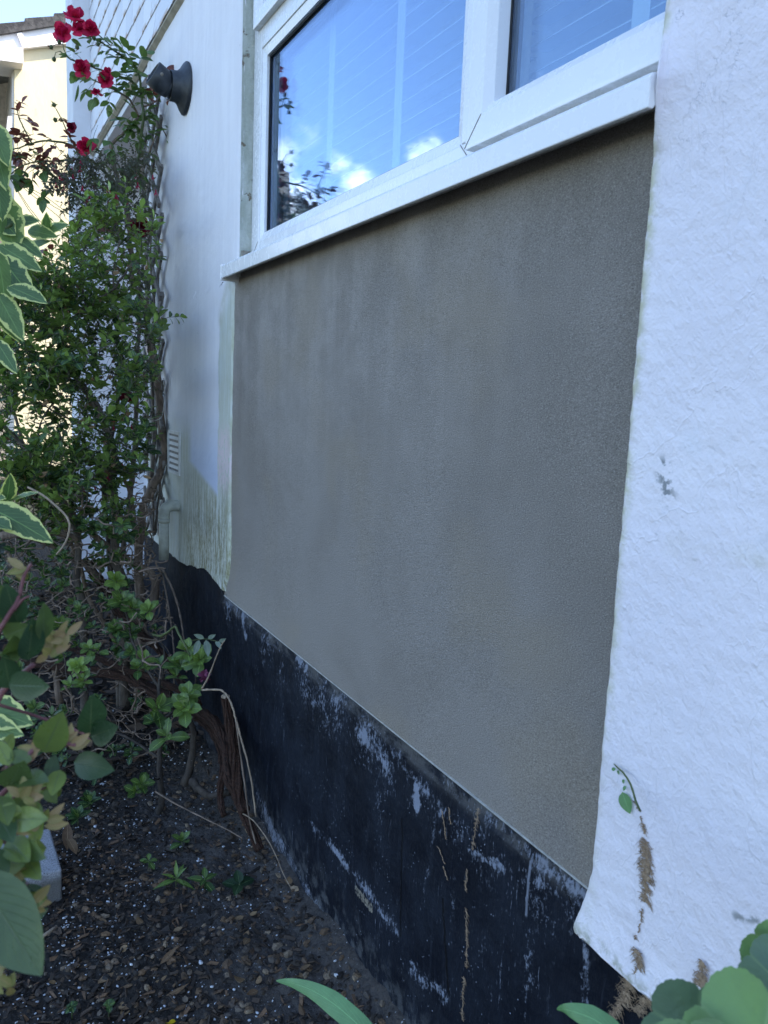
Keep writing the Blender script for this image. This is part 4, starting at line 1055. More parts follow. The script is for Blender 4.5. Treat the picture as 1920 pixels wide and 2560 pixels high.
# spent heads
for (x, y) in ((128, 118), (148, 105), (135, 148), (193, 118), (235, 95), (245, 110), (135, 262), (138, 300), (48, 385), (230, 163)):
    p = P(x, y, 2.79); spent_head(sg, lr if random.random() < .6 else lf, p, Vector((-.2, 0, -.3)), .0075)
    q, _ = min(sg_.n, key=lambda a_: (a_[0] - p).length); sg.tube([q, (p + q) / 2 + rv(.006), p], .0012, 4, .4)
for _ in range(22):
    x, y = random.choice(((random.uniform(130, 275), random.uniform(530, 650)), (random.uniform(5, 165), random.uniform(320, 390)), (random.uniform(25, 110), random.uniform(375, 430))))
    p = P(x, y, random.uniform(2.68, 2.82)); q, _r = min(sg_.n, key=lambda a_: (a_[0] - p).length)
    sg.tube([q, (p + q) / 2 + rv(.012), p], .0011, 4, .4); rose_leaf(lr, sg, p, rv(1) + Vector((0, 0, -.2)), random.uniform(.03, .042), random.uniform(.2, .9))
sm.build('stem', B_['brown'], rose); sg.build('leaf_stalks', B_['green'], rose); lf.build('foliage', L['rose'], rose); lr.build('young_foliage', L['rosered'], rose, label='coppery red young leaves')
for (x, y, r, dk) in ((300, 1168, .016, 0), (178, 318, .016, 1), (158, 445, .018, 0), (185, 42, .036, 0), (158, 82, .034, 0), (198, 72, .028, 0), (226, 72, .027, 0), (205, 172, .030, 0), (265, 200, .028, 0), (240, 232, .018, 0), (213, 368, .030, 0), (350, 568, .034, 1), (318, 992, .022, 1), (268, 180, .016, 0)):
    p = P(x, y, 2.80 if y < 400 else 2.98)
    rose_flower(rose, p, Vector((random.uniform(-.6, .1), random.uniform(-.9, -.3), random.uniform(.1, .8))), r * 1.3, L['petald'] if dk else L['petal'], 13, 'dark withered bloom' if dk else None)

P = _P
# ================================================================ FUCHSIA
random.seed(33)
fu = thing('fuchsia_bush', onz(250, 1740, GZ), 'twiggy dark fuchsia with small hanging red flowers below the rose', 'fuchsia')
sm, lf, fl = MB(), MB(), MB(); sk = Skeleton(sm)
b0 = P(300, 1690, 3.15); b0.z = GZ - .02
sk.trunk(smooth_line([b0, P(292, 1480, 3.1), P(318, 1300, 3.1), P(338, 1100, 3.12), P(345, 900, 3.1), P(350, 700, 3.1), P(330, 560, 3.08), P(300, 500, 3.05)], 5), .014, .004, 7)
sk.trunk(smooth_line([b0, P(275, 1400, 3.05), P(262, 1200, 3.0), P(300, 950, 3.0), P(285, 760, 3.0), P(250, 620, 2.98), P(235, 520, 2.95)], 5), .012, .003, 7)
sk.trunk(smooth_line([P(372, 1250, 3.22), P(384, 1100, 3.25), P(380, 950, 3.24), P(388, 800, 3.25), P(376, 650, 3.22), P(380, 520, 3.2)], 5), .008, .003, 6)
for q in range(2):
    sk.trunk(smooth_line([P(385 + random.uniform(-25, 20), 1330, 3.22), P(392 + random.uniform(-20, 14), 1150, 3.24), P(392 + random.uniform(-22, 14), 950, 3.22), P(390 + random.uniform(-24, 12), 780, 3.22), P(388 + random.uniform(-30, 10), 640, 3.2)], 5), .005, .0025, 5)
T = targets([(160, 385, 372, 540, 2.75, 3.1, 320), (110, 395, 240, 480, 2.7, 2.95, 60), (170, 520, 378, 700, 2.85, 3.1, 150), (200, 700, 382, 900, 2.9, 3.15, 130), (230, 900, 385, 1150, 2.9, 3.15, 70), (100, 680, 260, 820, 2.85, 3.2, 60)])
T.sort(key=lambda t: min((t - p).length for p, r in sk.n))
tips = []
for t in T:
    pts = sk.reach(t, .0011, .02, .5, maxd=.9)
    if pts: tips.append(pts)
for pts in tips:
    for _ in range(random.choice((0, 1, 1, 2))):
        i = random.randint(len(pts) // 2, len(pts) - 1)
        spray(lf, sm, pts[i], (pts[-1] - pts[0]) + rv(.15), random.randint(2, 4), .014, .021, .010, random.uniform(.1, .7), 'ovate', 3, droop=.3, srad=.0007)
for (x0, y0, x1, y1, n) in ((125, 395, 205, 465, 12), (170, 430, 300, 520, 12), (300, 430, 390, 520, 6), (110, 640, 190, 720, 9), (210, 640, 330, 800, 6), (260, 1040, 330, 1100, 5), (190, 1180, 250, 1230, 5), (110, 1160, 330, 1260, 6)):
    for _ in range(n):
        p = P(random.uniform(x0, x1), random.uniform(y0, y1), random.uniform(2.75, 3.0)); q, _r = min(sk.n, key=lambda a_: (a_[0] - p - Vector((0, 0, .05))).length)
        sm.tube([q, (p + q) / 2 + Vector((0, 0, .012)), p], .0006, 4, .5)
        Lq = random.uniform(.018, .032); fl = MB(); fl.tube([p, p + Vector((0, 0, -Lq * .4))], [.0015, .0025], 5, random.random())
        for k in range(4):
            a_ = k * 1.57 + .4; fl.leaf(p + Vector((0, 0, -Lq * .35)), Vector((math.cos(a_) * .5, math.sin(a_) * .5, -1)), Vector((math.cos(a_), math.sin(a_), .3)), Lq * .6, Lq * .22, .2, -.25, 'lance', 3, random.random())
        fl.tube([p + Vector((0, 0, -Lq * .4)), p + Vector((.001, 0, -Lq * 1.15))], .0005, 4, .8); fl.build('flower', L['pink'], fu)
sm.build('stem', B_['grey'], fu); lf.build('foliage', L['fuch'], fu)

# ================================================================ GLOSSY EVERGREEN SHRUB (middle left)
random.seed(45)
ev = thing('evergreen_shrub', onz(305, 1730, GZ), 'large glossy green evergreen shrub with crooked brown trunk at the left', 'shrub')
sm, lf = MB(), MB(); sk = Skeleton(sm)
b1 = P(312, 1720, 3.15); b1.z = GZ - .02
sk.trunk(smooth_line([b1, P(308, 1560, 3.05), P(305, 1443, 2.98), P(286, 1401, 2.96), P(289, 1343, 2.94), P(288, 1266, 2.92), P(276, 1210, 2.9), P(286, 1150, 2.88), P(270, 1082, 2.86), P(239, 1017, 2.84), P(206, 965, 2.82), P(172, 916, 2.8), P(154, 878, 2.78), P(143, 839, 2.77), P(134, 812, 2.76), P(112, 795, 2.75), P(90, 778, 2.74)], 4), .019, .0075, 9, .5, .14)
sk.trunk(line([(148, 842, 2.77), (165, 820, 2.74), (182, 798, 2.72), (216, 766, 2.70), (250, 745, 2.68), (278, 727, 2.66), (305, 695, 2.65), (332, 655, 2.64)]), .008, .003, 7, .3)
sk.trunk(line([(215, 765, 2.70), (208, 735, 2.69), (204, 690, 2.68), (198, 650, 2.67)]), .004, .002, 6)
sk.trunk(line([(284, 722, 2.67), (283, 680, 2.65), (290, 640, 2.63), (300, 600, 2.62)]), .0035, .002, 6)
sk.trunk(line([(155, 878, 2.78), (140, 850, 2.85), (120, 815, 2.9), (95, 795, 2.92), (60, 770, 2.95)]), .006, .003, 6)
b2 = P(215, 1760, 2.95); b2.z = GZ - .02
sk.trunk(smooth_line([b2, P(208, 1536, 2.85), P(190, 1450, 2.82), P(196, 1362, 2.8), P(170, 1270, 2.78), P(110, 1180, 2.75), P(60, 1120, 2.7), P(10, 1060, 2.65)], 4), .016, .006, 8, .4, .14)
sk.trunk(line([(195, 1362, 2.8), (177, 1290, 2.75), (150, 1240, 2.72), (100, 1150, 2.72), (100, 1060, 2.74), (140, 1000, 2.76)]), .006, .003, 6)
sk.trunk(line([(200, 963, 2.82), (172, 952, 2.80), (130, 948, 2.77), (98, 938, 2.74), (40, 900, 2.7)]), .004, .002, 6)
sk.trunk(line([(276, 1096, 2.86), (235, 1070, 2.8), (180, 1050, 2.76), (120, 1020, 2.72), (50, 960, 2.7)]), .0045, .002, 6)
sk.trunk(line([(60, 1120, 2.7), (30, 1000, 2.7), (20, 860, 2.72), (50, 740, 2.75), (80, 680, 2.75)]), .006, .003, 6)
T = targets([(150, 560, 395, 700, 2.45, 2.95, 74), (210, 500, 320, 570, 2.5, 2.75, 16), (0, 670, 180, 860, 2.4, 2.95, 150), (0, 860, 200, 1000, 2.4, 2.95, 120), (150, 780, 400, 980, 2.45, 3.0, 105), (120, 700, 330, 800, 2.5, 2.9, 40),
             (0, 1000, 220, 1250, 2.4, 2.95, 150), (200, 980, 380, 1200, 2.5, 3.05, 60), (0, 1150, 330, 1330, 2.5, 3.0, 120), (-60, 700, 20, 1300, 2.4, 2.9, 40), (190, 720, 330, 810, 2.55, 2.85, 16)])
T.sort(key=lambda t: min((t - p).length for p, r in sk.n))
for t in T:
    hi = 1 if t.z > .35 else 0
    if sk.reach(t, .0013, .03, .55, maxd=.8):
        tint = random.uniform(.5, 1.0) if (hi and random.random() < .4) or random.random() < .08 else random.uniform(.0, .30)
        big = random.choice((1.3, 1.1, .9, .7)) * (.95 if hi else 1)
        if random.random() < .45: rosette(lf, t, up_dir(.7), random.randint(6, 10), .043 * big, .025 * big, tint)
        else: spray(lf, sm, t, up_dir(.9), random.randint(2, 4), .019, .040 * big, .022 * big, tint, 'obovate', 5, srad=.0012)
        if random.random() < .5: spray(lf, sm, t + rv(.02), rv(1) + Vector((0, 0, .5)), 3, .018, .035 * big, .019 * big, tint * .8, 'obovate', 4, srad=.001)
df = MB()
for _ in range(230):
    p, r = random.choice(sk.n); df.leaf(p + rv(.02), rv(1), rv(1), random.uniform(.016, .034), random.uniform(.008, .016), .3, random.uniform(.2, .9), 'ovate', 4, random.random())
sm.build('stem', B_['grey'], ev); lf.build('foliage', L['ever'], ev); df.build('dead_foliage', L['dead'], ev, label='brown dry leaves caught among the green')

# second evergreen: low sprawling shoots in front of the old stems
random.seed(52)
lo = thing('low_evergreen', onz(330, 1860, GZ), 'low sprawling evergreen with bright rosettes of rounded leaves over the tangled stems', 'shrub')
sm, lf = MB(), MB(); sk = Skeleton(sm)
b3 = P(395, 2030, 2.42); b3.z = GZ - .02
sk.trunk(smooth_line([b3, P(405, 1985, 2.40), P(398, 1900, 2.40), P(404, 1800, 2.40), P(398, 1720, 2.42), P(400, 1680, 2.44)], 4), .011, .004, 8, .2)
sk.trunk(line([(462, 1965, 2.42), (478, 1890, 2.40), (482, 1830, 2.38), (470, 1790, 2.36)]), .013, .007, 8, .6)
sk.trunk(line([(404, 1800, 2.40), (432, 1780, 2.38), (470, 1740, 2.36), (490, 1700, 2.35), (480, 1660, 2.35), (450, 1590, 2.38), (438, 1560, 2.4)]), .004, .002, 6)
sk.trunk(line([(398, 1720, 2.42), (360, 1660, 2.45), (330, 1600, 2.48), (318, 1540, 2.5), (300, 1480, 2.5)]), .005, .002, 6)
sk.trunk(line([(405, 1700, 2.42), (410, 1620, 2.46), (370, 1580, 2.48)]), .003, .002, 6)
sk.trunk(line([(404, 1900, 2.40), (330, 1850, 2.42), (260, 1820, 2.44), (200, 1780, 2.44), (170, 1700, 2.44), (160, 1640, 2.44)]), .005, .002, 6)
def cl(x, y, d, n, L_, W_, tint, ax=None, shape='obovate'):
    c = P(x, y, d); sk.reach(c, .0014, .04, .6); rosette(lf, c, ax or up_dir(.6) + Vector((-.2, -.6, 0)), n, L_ * 1.12, W_ * 1.22, tint, shape, (.3, 1.35))
for a_ in ((290, 1450, 2.5, 10, .050, .030, .8), (305, 1500, 2.5, 11, .050, .028, .45), (330, 1520, 2.5, 11, .046, .026, .40), (370, 1525, 2.48, 8, .044, .026, .6), (290, 1570, 2.5, 10, .045, .026, .3), (330, 1580, 2.5, 9, .045, .026, .25),
           (150, 1560, 2.6, 9, .045, .025, .5), (185, 1590, 2.58, 9, .04, .022, .45), (160, 1640, 2.6, 6, .04, .02, .3), (193, 1665, 2.4, 14, .042, .021, .95), (205, 1700, 2.4, 10, .038, .020, .8), (175, 1715, 2.4, 6, .042, .018, .5),
           (222, 1620, 2.5, 7, .040, .022, .55), (245, 1625, 2.5, 5, .035, .02, .4), (330, 1630, 2.5, 9, .042, .024, .3), (362, 1650, 2.45, 9, .040, .024, .65), (345, 1670, 2.44, 8, .044, .022, .35), (400, 1660, 2.42, 6, .04, .02, .3),
           (470, 1625, 2.36, 9, .050, .030, .62), (500, 1650, 2.34, 9, .054, .032, .55), (450, 1660, 2.36, 9, .046, .026, .35), (440, 1690, 2.36, 6, .044, .022, .3),
           (470, 1735, 2.30, 8, .056, .034, .55), (460, 1770, 2.28, 8, .062, .034, .62), (395, 1770, 2.32, 7, .062, .034, .4), (385, 1800, 2.32, 6, .052, .03, .35), (415, 1840, 2.3, 5, .06, .03, .45),
           (85, 1770, 2.45, 7, .045, .024, .3), (130, 1790, 2.45, 5, .045, .022, .2), (110, 1820, 2.4, 6, .04, .02, .3), (60, 1800, 2.4, 6, .045, .022, .2), (355, 1960, 2.30, 8, .04, .024, .4), (340, 1978, 2.30, 6, .036, .02, .3)):
    cl(*a_)
for _ in range(130): cl(random.uniform(-20, 340), random.uniform(1270, 1600), random.uniform(2.55, 2.95), random.randint(5, 9), .034, .018, random.uniform(0, .3))
for _ in range(50): cl(random.uniform(40, 430), random.uniform(1560, 1960), random.uniform(2.4, 2.8), random.randint(4, 8), .030, .016, random.uniform(0, .2))
sm.build('stem', B_['dark'], lo); lf.build('foliage', L['ever'], lo)

# ================================================================ TANGLE OF OLD WOODY STEMS
random.seed(60)
tg = thing('bare_thicket', onz(200, 1760, GZ), 'tangle of dry leafless grey brown twigs under the shrubs', 'thicket')
sm = MB(); sk = Skeleton(sm)
for q in ([(330, 1700, 3.2), (300, 1620, 3.1), (225, 1500, 3.05), (190, 1390, 3.0), (150, 1300, 2.95), (60, 1230, 2.9)],
          [(420, 1650, 2.9), (386, 1613, 2.9), (332, 1555, 2.92), (266, 1470, 2.9), (231, 1428, 2.9), (166, 1381, 2.88), (60, 1340, 2.8), (-40, 1335, 2.7)],
          [(378, 1530, 3.0), (390, 1470, 3.0), (378, 1436, 3.0), (347, 1412, 3.0), (289, 1378, 3.0), (231, 1335, 2.98), (186, 1293, 2.96), (177, 1266, 2.95), (190, 1220, 2.95), (260, 1190, 2.95)],
          [(350, 1560, 3.1), (352, 1450, 3.1), (340, 1350, 3.1), (330, 1260, 3.1), (310, 1190, 3.05)],
          [(150, 1760, 2.9), (120, 1600, 2.9), (60, 1480, 2.85), (20, 1380, 2.8)],
                    [(0, 1340, 2.6), (60, 1335, 2.62), (170, 1335, 2.7), (195, 1365, 2.75)]):
    pts = line(q); sk.trunk(pts, random.uniform(.010, .017), .006, 8, None, .15)
T = targets([(0, 1230, 385, 1420, 2.5, 3.4, 620), (0, 1400, 420, 1600, 2.4, 3.3, 600), (0, 1540, 440, 1800, 2.35, 3.0, 330), (180, 900, 375, 1260, 2.9, 3.25, 150), (100, 1750, 480, 1900, 2.4, 2.7, 80), (120, 1150, 400, 1300, 2.9, 3.2, 70), (330, 1200, 392, 1560, 2.95, 3.2, 50)])
T.sort(key=lambda t: min((t - p).length for p, r in sk.n))
for t in T:
    if t.z < GZ + .02: t.z = GZ + .03
    pts = sk.reach(t, random.choice((.0012, .0018, .0026, .0036, .005)), random.uniform(-.12, .12), .85, maxd=.9)
sm.build('stem', B_['brown'], tg)
# dark evergreen bank behind, at the foot of the neighbour's wall
bk = thing('background_hedge', (-1.9, 5.6, GZ), 'dark leafy hedge far behind the tangled stems', 'hedge')
sm, lf = MB(), MB()
for i in range(30):
    p = Vector((random.uniform(-3.4, .2), random.uniform(4.9, 5.8), GZ)); q = p + Vector((random.uniform(-.2, .2), 0, random.uniform(.4, .8))); sm.tube([p, (p + q) / 2 + rv(.05), q], [.012, .008, .003], 5)
for i in range(3000):
    p = Vector((random.uniform(-3.6, .20), random.uniform(4.4, 5.7), GZ + random.random() ** .7 * .60)); rosette(lf, p, up_dir(1.2), 5, .07, .04, random.random() * .5)
sm.build('stem', B_['grey'], bk); lf.build('foliage', L['bank'], bk)

# fallen reddish vine stems with peeling bark
def woody(name, label, px, r0, r1, mat, cat='stem', group=None, sides=10, peel=0, ground_end=False):
    random.seed(hash(name) % 1 + len(px) * 7 + int(px[0][0]))
    pts = line(px, 5); n = len(pts); mb = MB()
    loc = pts[0].copy()
    rs = [(r0 + (r1 - r0) * i / (n - 1)) * random.uniform(.90, 1.12) for i in range(n)]
    mb.tube([p + rv(r0 * .15) for p in pts], rs, sides, .4, .13)
    if peel:
        mb = MB(); mb.tube(pts, [r_ * .72 for r_ in rs], sides, .2, .1); ns = 9
        for k in range(ns):
            a0 = 6.283 * k / ns + random.uniform(-.2, .2); tw = random.uniform(.05, .16); pp = []; rr = []
            for i in range(n):
                t = (pts[min(i + 1, n - 1)] - pts[max(i - 1, 0)]).normalized(); u = t.cross(Vector((.31, .2, .93))).normalized(); w = t.cross(u); a_ = a0 + tw * i + .25 * math.sin(i * .7 + k)
                pp.append(pts[i] + (u * math.cos(a_) + w * math.sin(a_)) * rs[i] * random.uniform(.62, .90)); rr.append(rs[i] * random.uniform(.22, .40))
            mb.tube(pp, rr, 6, random.random() * .5, .2)
    o = mb.build(name, mat, origin=loc, label=label, cat=cat, group=group)
    if peel:
        mb = MB()
        for k in range(peel):
            i = random.randint(1, n - 5); L_ = random.randint(2, 4); off = rv(1).normalized() * rs[i] * 1.05
            st = [pts[j] + off * (1 + .35 * abs(j - i) / L_) + rv(.001) for j in range(i, i + L_)]
            mb.tube(st, [.0022, .0018, .0012, .0008][:len(st)], 4, random.random())
        mb.build('peeling_bark', mat, o)
    return o
woody('old_vine', 'thick reddish old vine stem lying across the bed and bending down beside the black plinth', [(-30, 1640, 2.95), (60, 1652, 2.9), (116, 1659, 2.86), (231, 1679, 2.78), (316, 1690, 2.70), (347, 1709, 2.65), (436, 1752, 2.52), (502, 1783, 2.42), (545, 1818, 2.34), (568, 1880, 2.27), (575, 1945, 2.22), (598, 2003, 2.20), (627, 2070, 2.17), (650, 2125, 2.15)], .021, .012, B_['red'], 'vine', peel=26)
woody('old_vine', 'thinner reddish old vine stem running just above the thick one', [(90, 1600, 2.85), (120, 1620, 2.82), (166, 1618, 2.8), (231, 1640, 2.74), (320, 1675, 2.64), (386, 1698, 2.56), (455, 1729, 2.48), (500, 1760, 2.42)], .012, .009, B_['red'], 'vine', peel=10)
woody('old_vine', 'sloping reddish brown vine stem behind the bright green rosette', [(215, 1405, 2.95), (240, 1440, 2.92), (266, 1480, 2.88), (300, 1530, 2.82), (350, 1585, 2.76), (386, 1613, 2.70), (430, 1672, 2.6), (470, 1730, 2.52)], .017, .011, B_['red'], 'vine', peel=10)
woody('old_vine', 'short fibrous vine stem curving to the soil inside the bend of the thick one', [(490, 1790, 2.44), (520, 1815, 2.40), (548, 1860, 2.34), (558, 1920, 2.30), (550, 1990, 2.27), (560, 2040, 2.23)], .014, .008, B_['red'], 'vine', peel=14)
st = woody('cut_stump', 'upright sawn reddish stump leaning beside the black plinth', [(564, 1743, 2.22), (571, 1787, 2.22), (581, 1850, 2.22), (588, 1900, 2.22), (598, 1990, 2.20), (612, 2030, 2.18)], .0125, .015, B_['red'], 'stump', peel=4)
m = MB(); e = P(564, 1742, 2.22); revolve(m, [(0, .0128), (.003, .0118), (.003, 0)], e, (0, -.1, 1), 12); m.build('cut_face', B_['tan'], st)
woody('dry_twig', 'pale bent dry twig arching over the cut stump beside the plinth', [(505, 1725, 2.22), (530, 1724, 2.2), (555, 1727, 2.18), (575, 1752, 2.16), (590, 1798, 2.15), (602, 1844, 2.14), (615, 1890, 2.13), (628, 1950, 2.12), (640, 2041, 2.12)], .0032, .0024, B_['tan'], 'twig', sides=6)
woody('dry_twig', 'thin dry twig standing upright with its tip against the black plinth', [(505, 1721, 2.22), (522, 1690, 2.2), (540, 1644, 2.18), (550, 1620, 2.17), (561, 1601, 2.16)], .003, .0015, B_['tan'], 'twig', sides=6)
woody('dry_twig', 'long thin brown twig hanging down to the soil left of the stump', [(590, 1800, 2.20), (600, 1880, 2.2), (612, 1960, 2.18), (622, 2040, 2.17), (640, 2110, 2.14)], .003, .002, B_['brown'], 'twig', sides=6)
woody('dry_grass', 'pale dry grass stalk arching from the soil to the foot of the plinth', [(593, 2029, 2.20), (618, 2040, 2.16), (641, 2060, 2.12), (668, 2098, 2.08), (688, 2135, 2.04), (709, 2186, 1.99), (728, 2221, 1.96)], .0018, .0012, B_['tan'], 'grass stalk', sides=5)
woody('dry_twig', 'green brown stem rising from the vines to the small pale leaflets', [(378, 1585, 2.5), (400, 1590, 2.42), (420, 1580, 2.38), (438, 1567, 2.34), (447, 1585, 2.32), (462, 1612, 2.30), (475, 1640, 2.3)], .0042, .003, B_['green'], 'twig', sides=6)
woody('dry_twig', 'slender brown cane curving down in front of the dark plinth corner', [(405, 1420, 2.95), (430, 1470, 2.85), (446, 1520, 2.78), (455, 1565, 2.7), (462, 1620, 2.6), (466, 1680, 2.5)], .0042, .003, B_['brown'], 'twig', sides=6)
woody('dry_twig', 'straight brown cane left of the curving one by the plinth corner', [(400, 1420, 3.0), (415, 1480, 2.9), (428, 1560, 2.8), (436, 1640, 2.65)], .004, .003, B_['brown'], 'twig', sides=6)
woody('dry_twig', 'long dead twig lying on the soil from the low leaves towards the wall', [(388, 1978, 2.38), (440, 2010, 2.33), (500, 2040, 2.28), (560, 2070, 2.22), (605, 2095, 2.19)], .0028, .0016, B_['brown'], 'twig', sides=6)
woody('surface_root', 'dark root arching over the soil below the low evergreen', [(240, 2133, 2.27), (290, 2118, 2.27), (337, 2108, 2.26), (385, 2118, 2.25), (440, 2126, 2.2)], .0065, .005, B_['dark'], 'root', sides=8)
woody('surface_root', 'thick dark root curving beside the crumbled white lumps', [(480, 1950, 2.36), (500, 1975, 2.33), (525, 1990, 2.32), (552, 1985, 2.31), (580, 1978, 2.30)], .012, .010, B_['dark'], 'root', sides=8)
woody('pale_tendril', 'pale bare tendril looping down in front of the shrub', [(70, 1218, 2.3), (110, 1240, 2.28), (140, 1265, 2.26), (165, 1290, 2.25), (174, 1315, 2.24), (168, 1345, 2.24), (155, 1370, 2.24), (142, 1386, 2.24)], .0036, .003, B_['tan'], 'tendril', sides=6)
woody('pale_tendril', 'thin white wire like tendril hanging along the trellis', [(408, 945, 3.15), (411, 980, 3.15), (408, 1030, 3.14), (398, 1048, 3.13), (375, 1053, 3.12)], .0016, .0016, M['bead'], 'tendril', sides=5)

# small pale leaflets against the plinth
sp = thing('seedling', P(500, 1640, 2.3), 'small seedling with pale narrow leaflets against the black plinth', 'seedling')
sm, lf = MB(), MB(); pts = line([(478, 1602, 2.32), (500, 1598, 2.26), (520, 1598, 2.22), (545, 1604, 2.2)], 3); sm.tube(pts, .0012, 5)
for (x, y, dx, dy, L_) in ((498, 1600, -10, 30, .046), (515, 1600, 5, 32, .05), (520, 1596, 25, -12, .03), (510, 1596, -25, -10, .034), (540, 1602, 12, 18, .034), (548, 1604, 20, -8, .028)):
    a_ = P(x, y, 2.24); lf.leaf(a_, P(x + dx, y + dy, 2.22) - a_, Vector((0, -1, .3)), L_, L_ * .42, .2, .1, 'ovate', 6, .7)
sm.build('stem', B_['green'], sp); lf.build('leaves', leafmat('pale leaflet', (.16, .22, .17), (.26, .32, .26), .45), sp)
# pinkish spent flower by the plinth
m = MB(); c = P(512, 1690, 2.24)
for k in range(16): m.leaf(c + rv(.004), rv(1), rv(1), .022, .014, .3, .8, 'round', 4, random.random())
m.build('fallen_flower', petalmat('faded magenta petal', (.14, .03, .07), (.22, .06, .12)), label='faded magenta flower head caught on twigs by the plinth', cat='flower')

# little weeds on the soil
def weed(px, py, n, L_, W_, label, tint=.5, name='weed', shape='obovate', open_=(.2, 1.2), leaf='ever'):
    g = onz(px, py, GZ); g.z = gh(g.x, g.y); t = thing(name, g, label, 'weed')
    sm, lf = MB(), MB(); tip = g + Vector((0, 0, .03)); sm.tube([g, tip], .0015, 5)
    rosette(lf, tip, Vector((0, -.2, 1)), n, L_, W_, tint, shape, open_); sm.build('stem', B_['green'], t); lf.build('leaves', L[leaf], t)
weed(440, 2210, 8, .062, .018, 'tuft of narrow bright green leaves lying on the soil', .6, shape='lance', open_=(.5, 1.5))
weed(455, 2115, 7, .045, .026, 'small glossy leaved weed above the narrow leaved tuft', .35)
weed(512, 2215, 5, .055, .026, 'dull blue green three leaved weed on the soil', .3, shape='ovate', open_=(1.1, 1.5))
weed(598, 2235, 4, .055, .040, 'grey green broad leaf weed close to the plinth', .2, shape='ovate', open_=(1.2, 1.5), leaf='bank')
weed(372, 2170, 5, .03, .02, 'small pale three leaf weed right of the concrete block', .35, open_=(1, 1.5))
weed(195, 2060, 12, .045, .024, 'dark leafy weed behind the concrete block', .15)
weed(225, 2020, 12, .05, .026, 'dark trailing foliage at the back of the bed', .1)
weed(272, 2530, 6, .018, .017, 'flat clover like weed at the bottom edge', .25, open_=(1.1, 1.5), shape='round')
weed(180, 2540, 7, .018, .016, 'dim creeping weed in the bottom left soil', .1, open_=(1.1, 1.5), shape='round')

# fallen leaves and bark slivers
random.seed(71)
def fallen(x, y, L_, W_, rnd, name='fallen_leaf', cat='dead leaf', label=None, mat='dead', curl=.5, shape='ovate', ang=None, lift=.004):
    g = onz(x, y, GZ + .005); a_ = random.uniform(0, 6.28) if ang is None else ang
    mb = MB(); d = Vector((math.cos(a_), math.sin(a_), random.uniform(-.1, .15)))
    base = Vector((g.x, g.y, gh(g.x, g.y) + lift)); mb.leaf(base, d, Vector((random.uniform(-.3, .3), random.uniform(-.3, .3), 1)), L_, W_, random.uniform(-.4, .4), random.uniform(-curl, curl), shape, 6, rnd)
    return mb.build(name, L[mat], origin=base, label=label, cat=cat, group='dead leaves fallen on the soil')
for i in range(46):
    x, y = random.uniform(60, 800), random.uniform(2090, 2550)
    if y > 2150 + (900 - x) * 0 and x > 640 + (y - 2065) * .6: continue
    fallen(x, y, random.uniform(.018, .034), random.uniform(.012, .020), random.random(), label='small brown dead leaf lying on the dark soil')
fallen(245, 2450, .048, .030, .55, label='large brown curled dead leaf near the bottom of the bed', ang=.6)
fallen(400, 2415, .055, .016, .25, 'bark_sliver', 'bark', 'reddish bark sliver lying on the soil', ang=.5, shape='lance')
fallen(415, 2480, .050, .014, .2, 'bark_sliver', 'bark', 'short reddish bark sliver near the yellow petal', ang=0, shape='lance')
fallen(722, 2235, .026, .018, .5, label='brown leaf leaning against the foot of the plinth', ang=1.2, lift=.012)
fallen(305, 2520, .028, .02, .95, label='pale tan leaf at the bottom of the bed', ang=.9)
g = onz(422, 2540, GZ); m = MB()
for k in range(4): m.leaf(Vector((g.x, g.y, gh(g.x, g.y) + .006)) + rv(.003), rv(1) + Vector((0, 0, .3)), Vector((0, 0, 1)), .016, .012, .2, .4, 'round', 4, .5)
m.build('yellow_petal', petalmat('yellow petal', (.55, .38, .01), (.7, .5, .02)), label='small bright yellow petals on the soil at the bottom edge', cat='petal')
a_ = onz(72, 2372, GZ); b_ = onz(142, 2326, GZ); m = MB(); a_.z = gh(a_.x, a_.y) + .008; b_.z = gh(b_.x, b_.y) + .012; m.tube([a_, (a_ + b_) / 2 + Vector((0, 0, .003)), b_], [.004, .0045, .004], 6, .8)
m.build('cane_piece', B_['tan'], label='short tan piece of cane on the soil left of the chips', cat='stick')
a_ = onz(168, 2130, GZ); m = MB(); a_.z = gh(a_.x, a_.y) + .012
m.leaf(a_, Vector((.1, .7, .45)), Vector((0, -.6, 1)), .11, .03, .3, .3, 'lance', 6, .2); m.leaf(a_ + Vector((.02, -.03, .0)), Vector((-.15, .7, .35)), Vector((.2, -.6, 1)), .09, .028, .3, .3, 'lance', 6, .5)
m.build('dry_sheath', L['dead'], label='tall dry brown leaf sheaths standing right behind the concrete block', cat='dead leaf')

# ================================================================ CONCRETE BLOCK
A = onz(156, 2251, GZ + .0); B = onz(-140, 2330, GZ)           # front foot edge
du = Vector((B.x - A.x, B.y - A.y, 0)).normalized(); dv = Vector((-du.y, du.x, 0)); dv = dv if dv.y > 0 else -dv
m = MB(); hgt = .085
Mx = Matrix(((du.x, dv.x, 0, A.x), (du.y, dv.y, 0, A.y), (0, 0, 1, GZ - .02), (0, 0, 0, 1)))
def cb(lo_, hi_):
    n_ = 14
    m.box(lo_, hi_, .5, Mx)
cb((0, 0, 0), (.34, .215, hgt + .02))
blk = m.build('concrete_block', M['concrete'], smooth=False, origin=(A.x, A.y, GZ), label='pale grey concrete block lying on the soil behind the blurred leaves', cat='block')
md = blk.modifiers.new('bevel', 'BEVEL'); md.width = .006; md.segments = 3
md = blk.modifiers.new('sub', 'SUBSURF'); md.subdivision_type = 'SIMPLE'; md.levels = md.render_levels = 4
tx = bpy.data.textures.new('chipped', 'CLOUDS'); tx.noise_scale = .03; md = blk.modifiers.new('disp', 'DISPLACE'); md.texture = tx; md.strength = .004; md.texture_coords = 'GLOBAL'

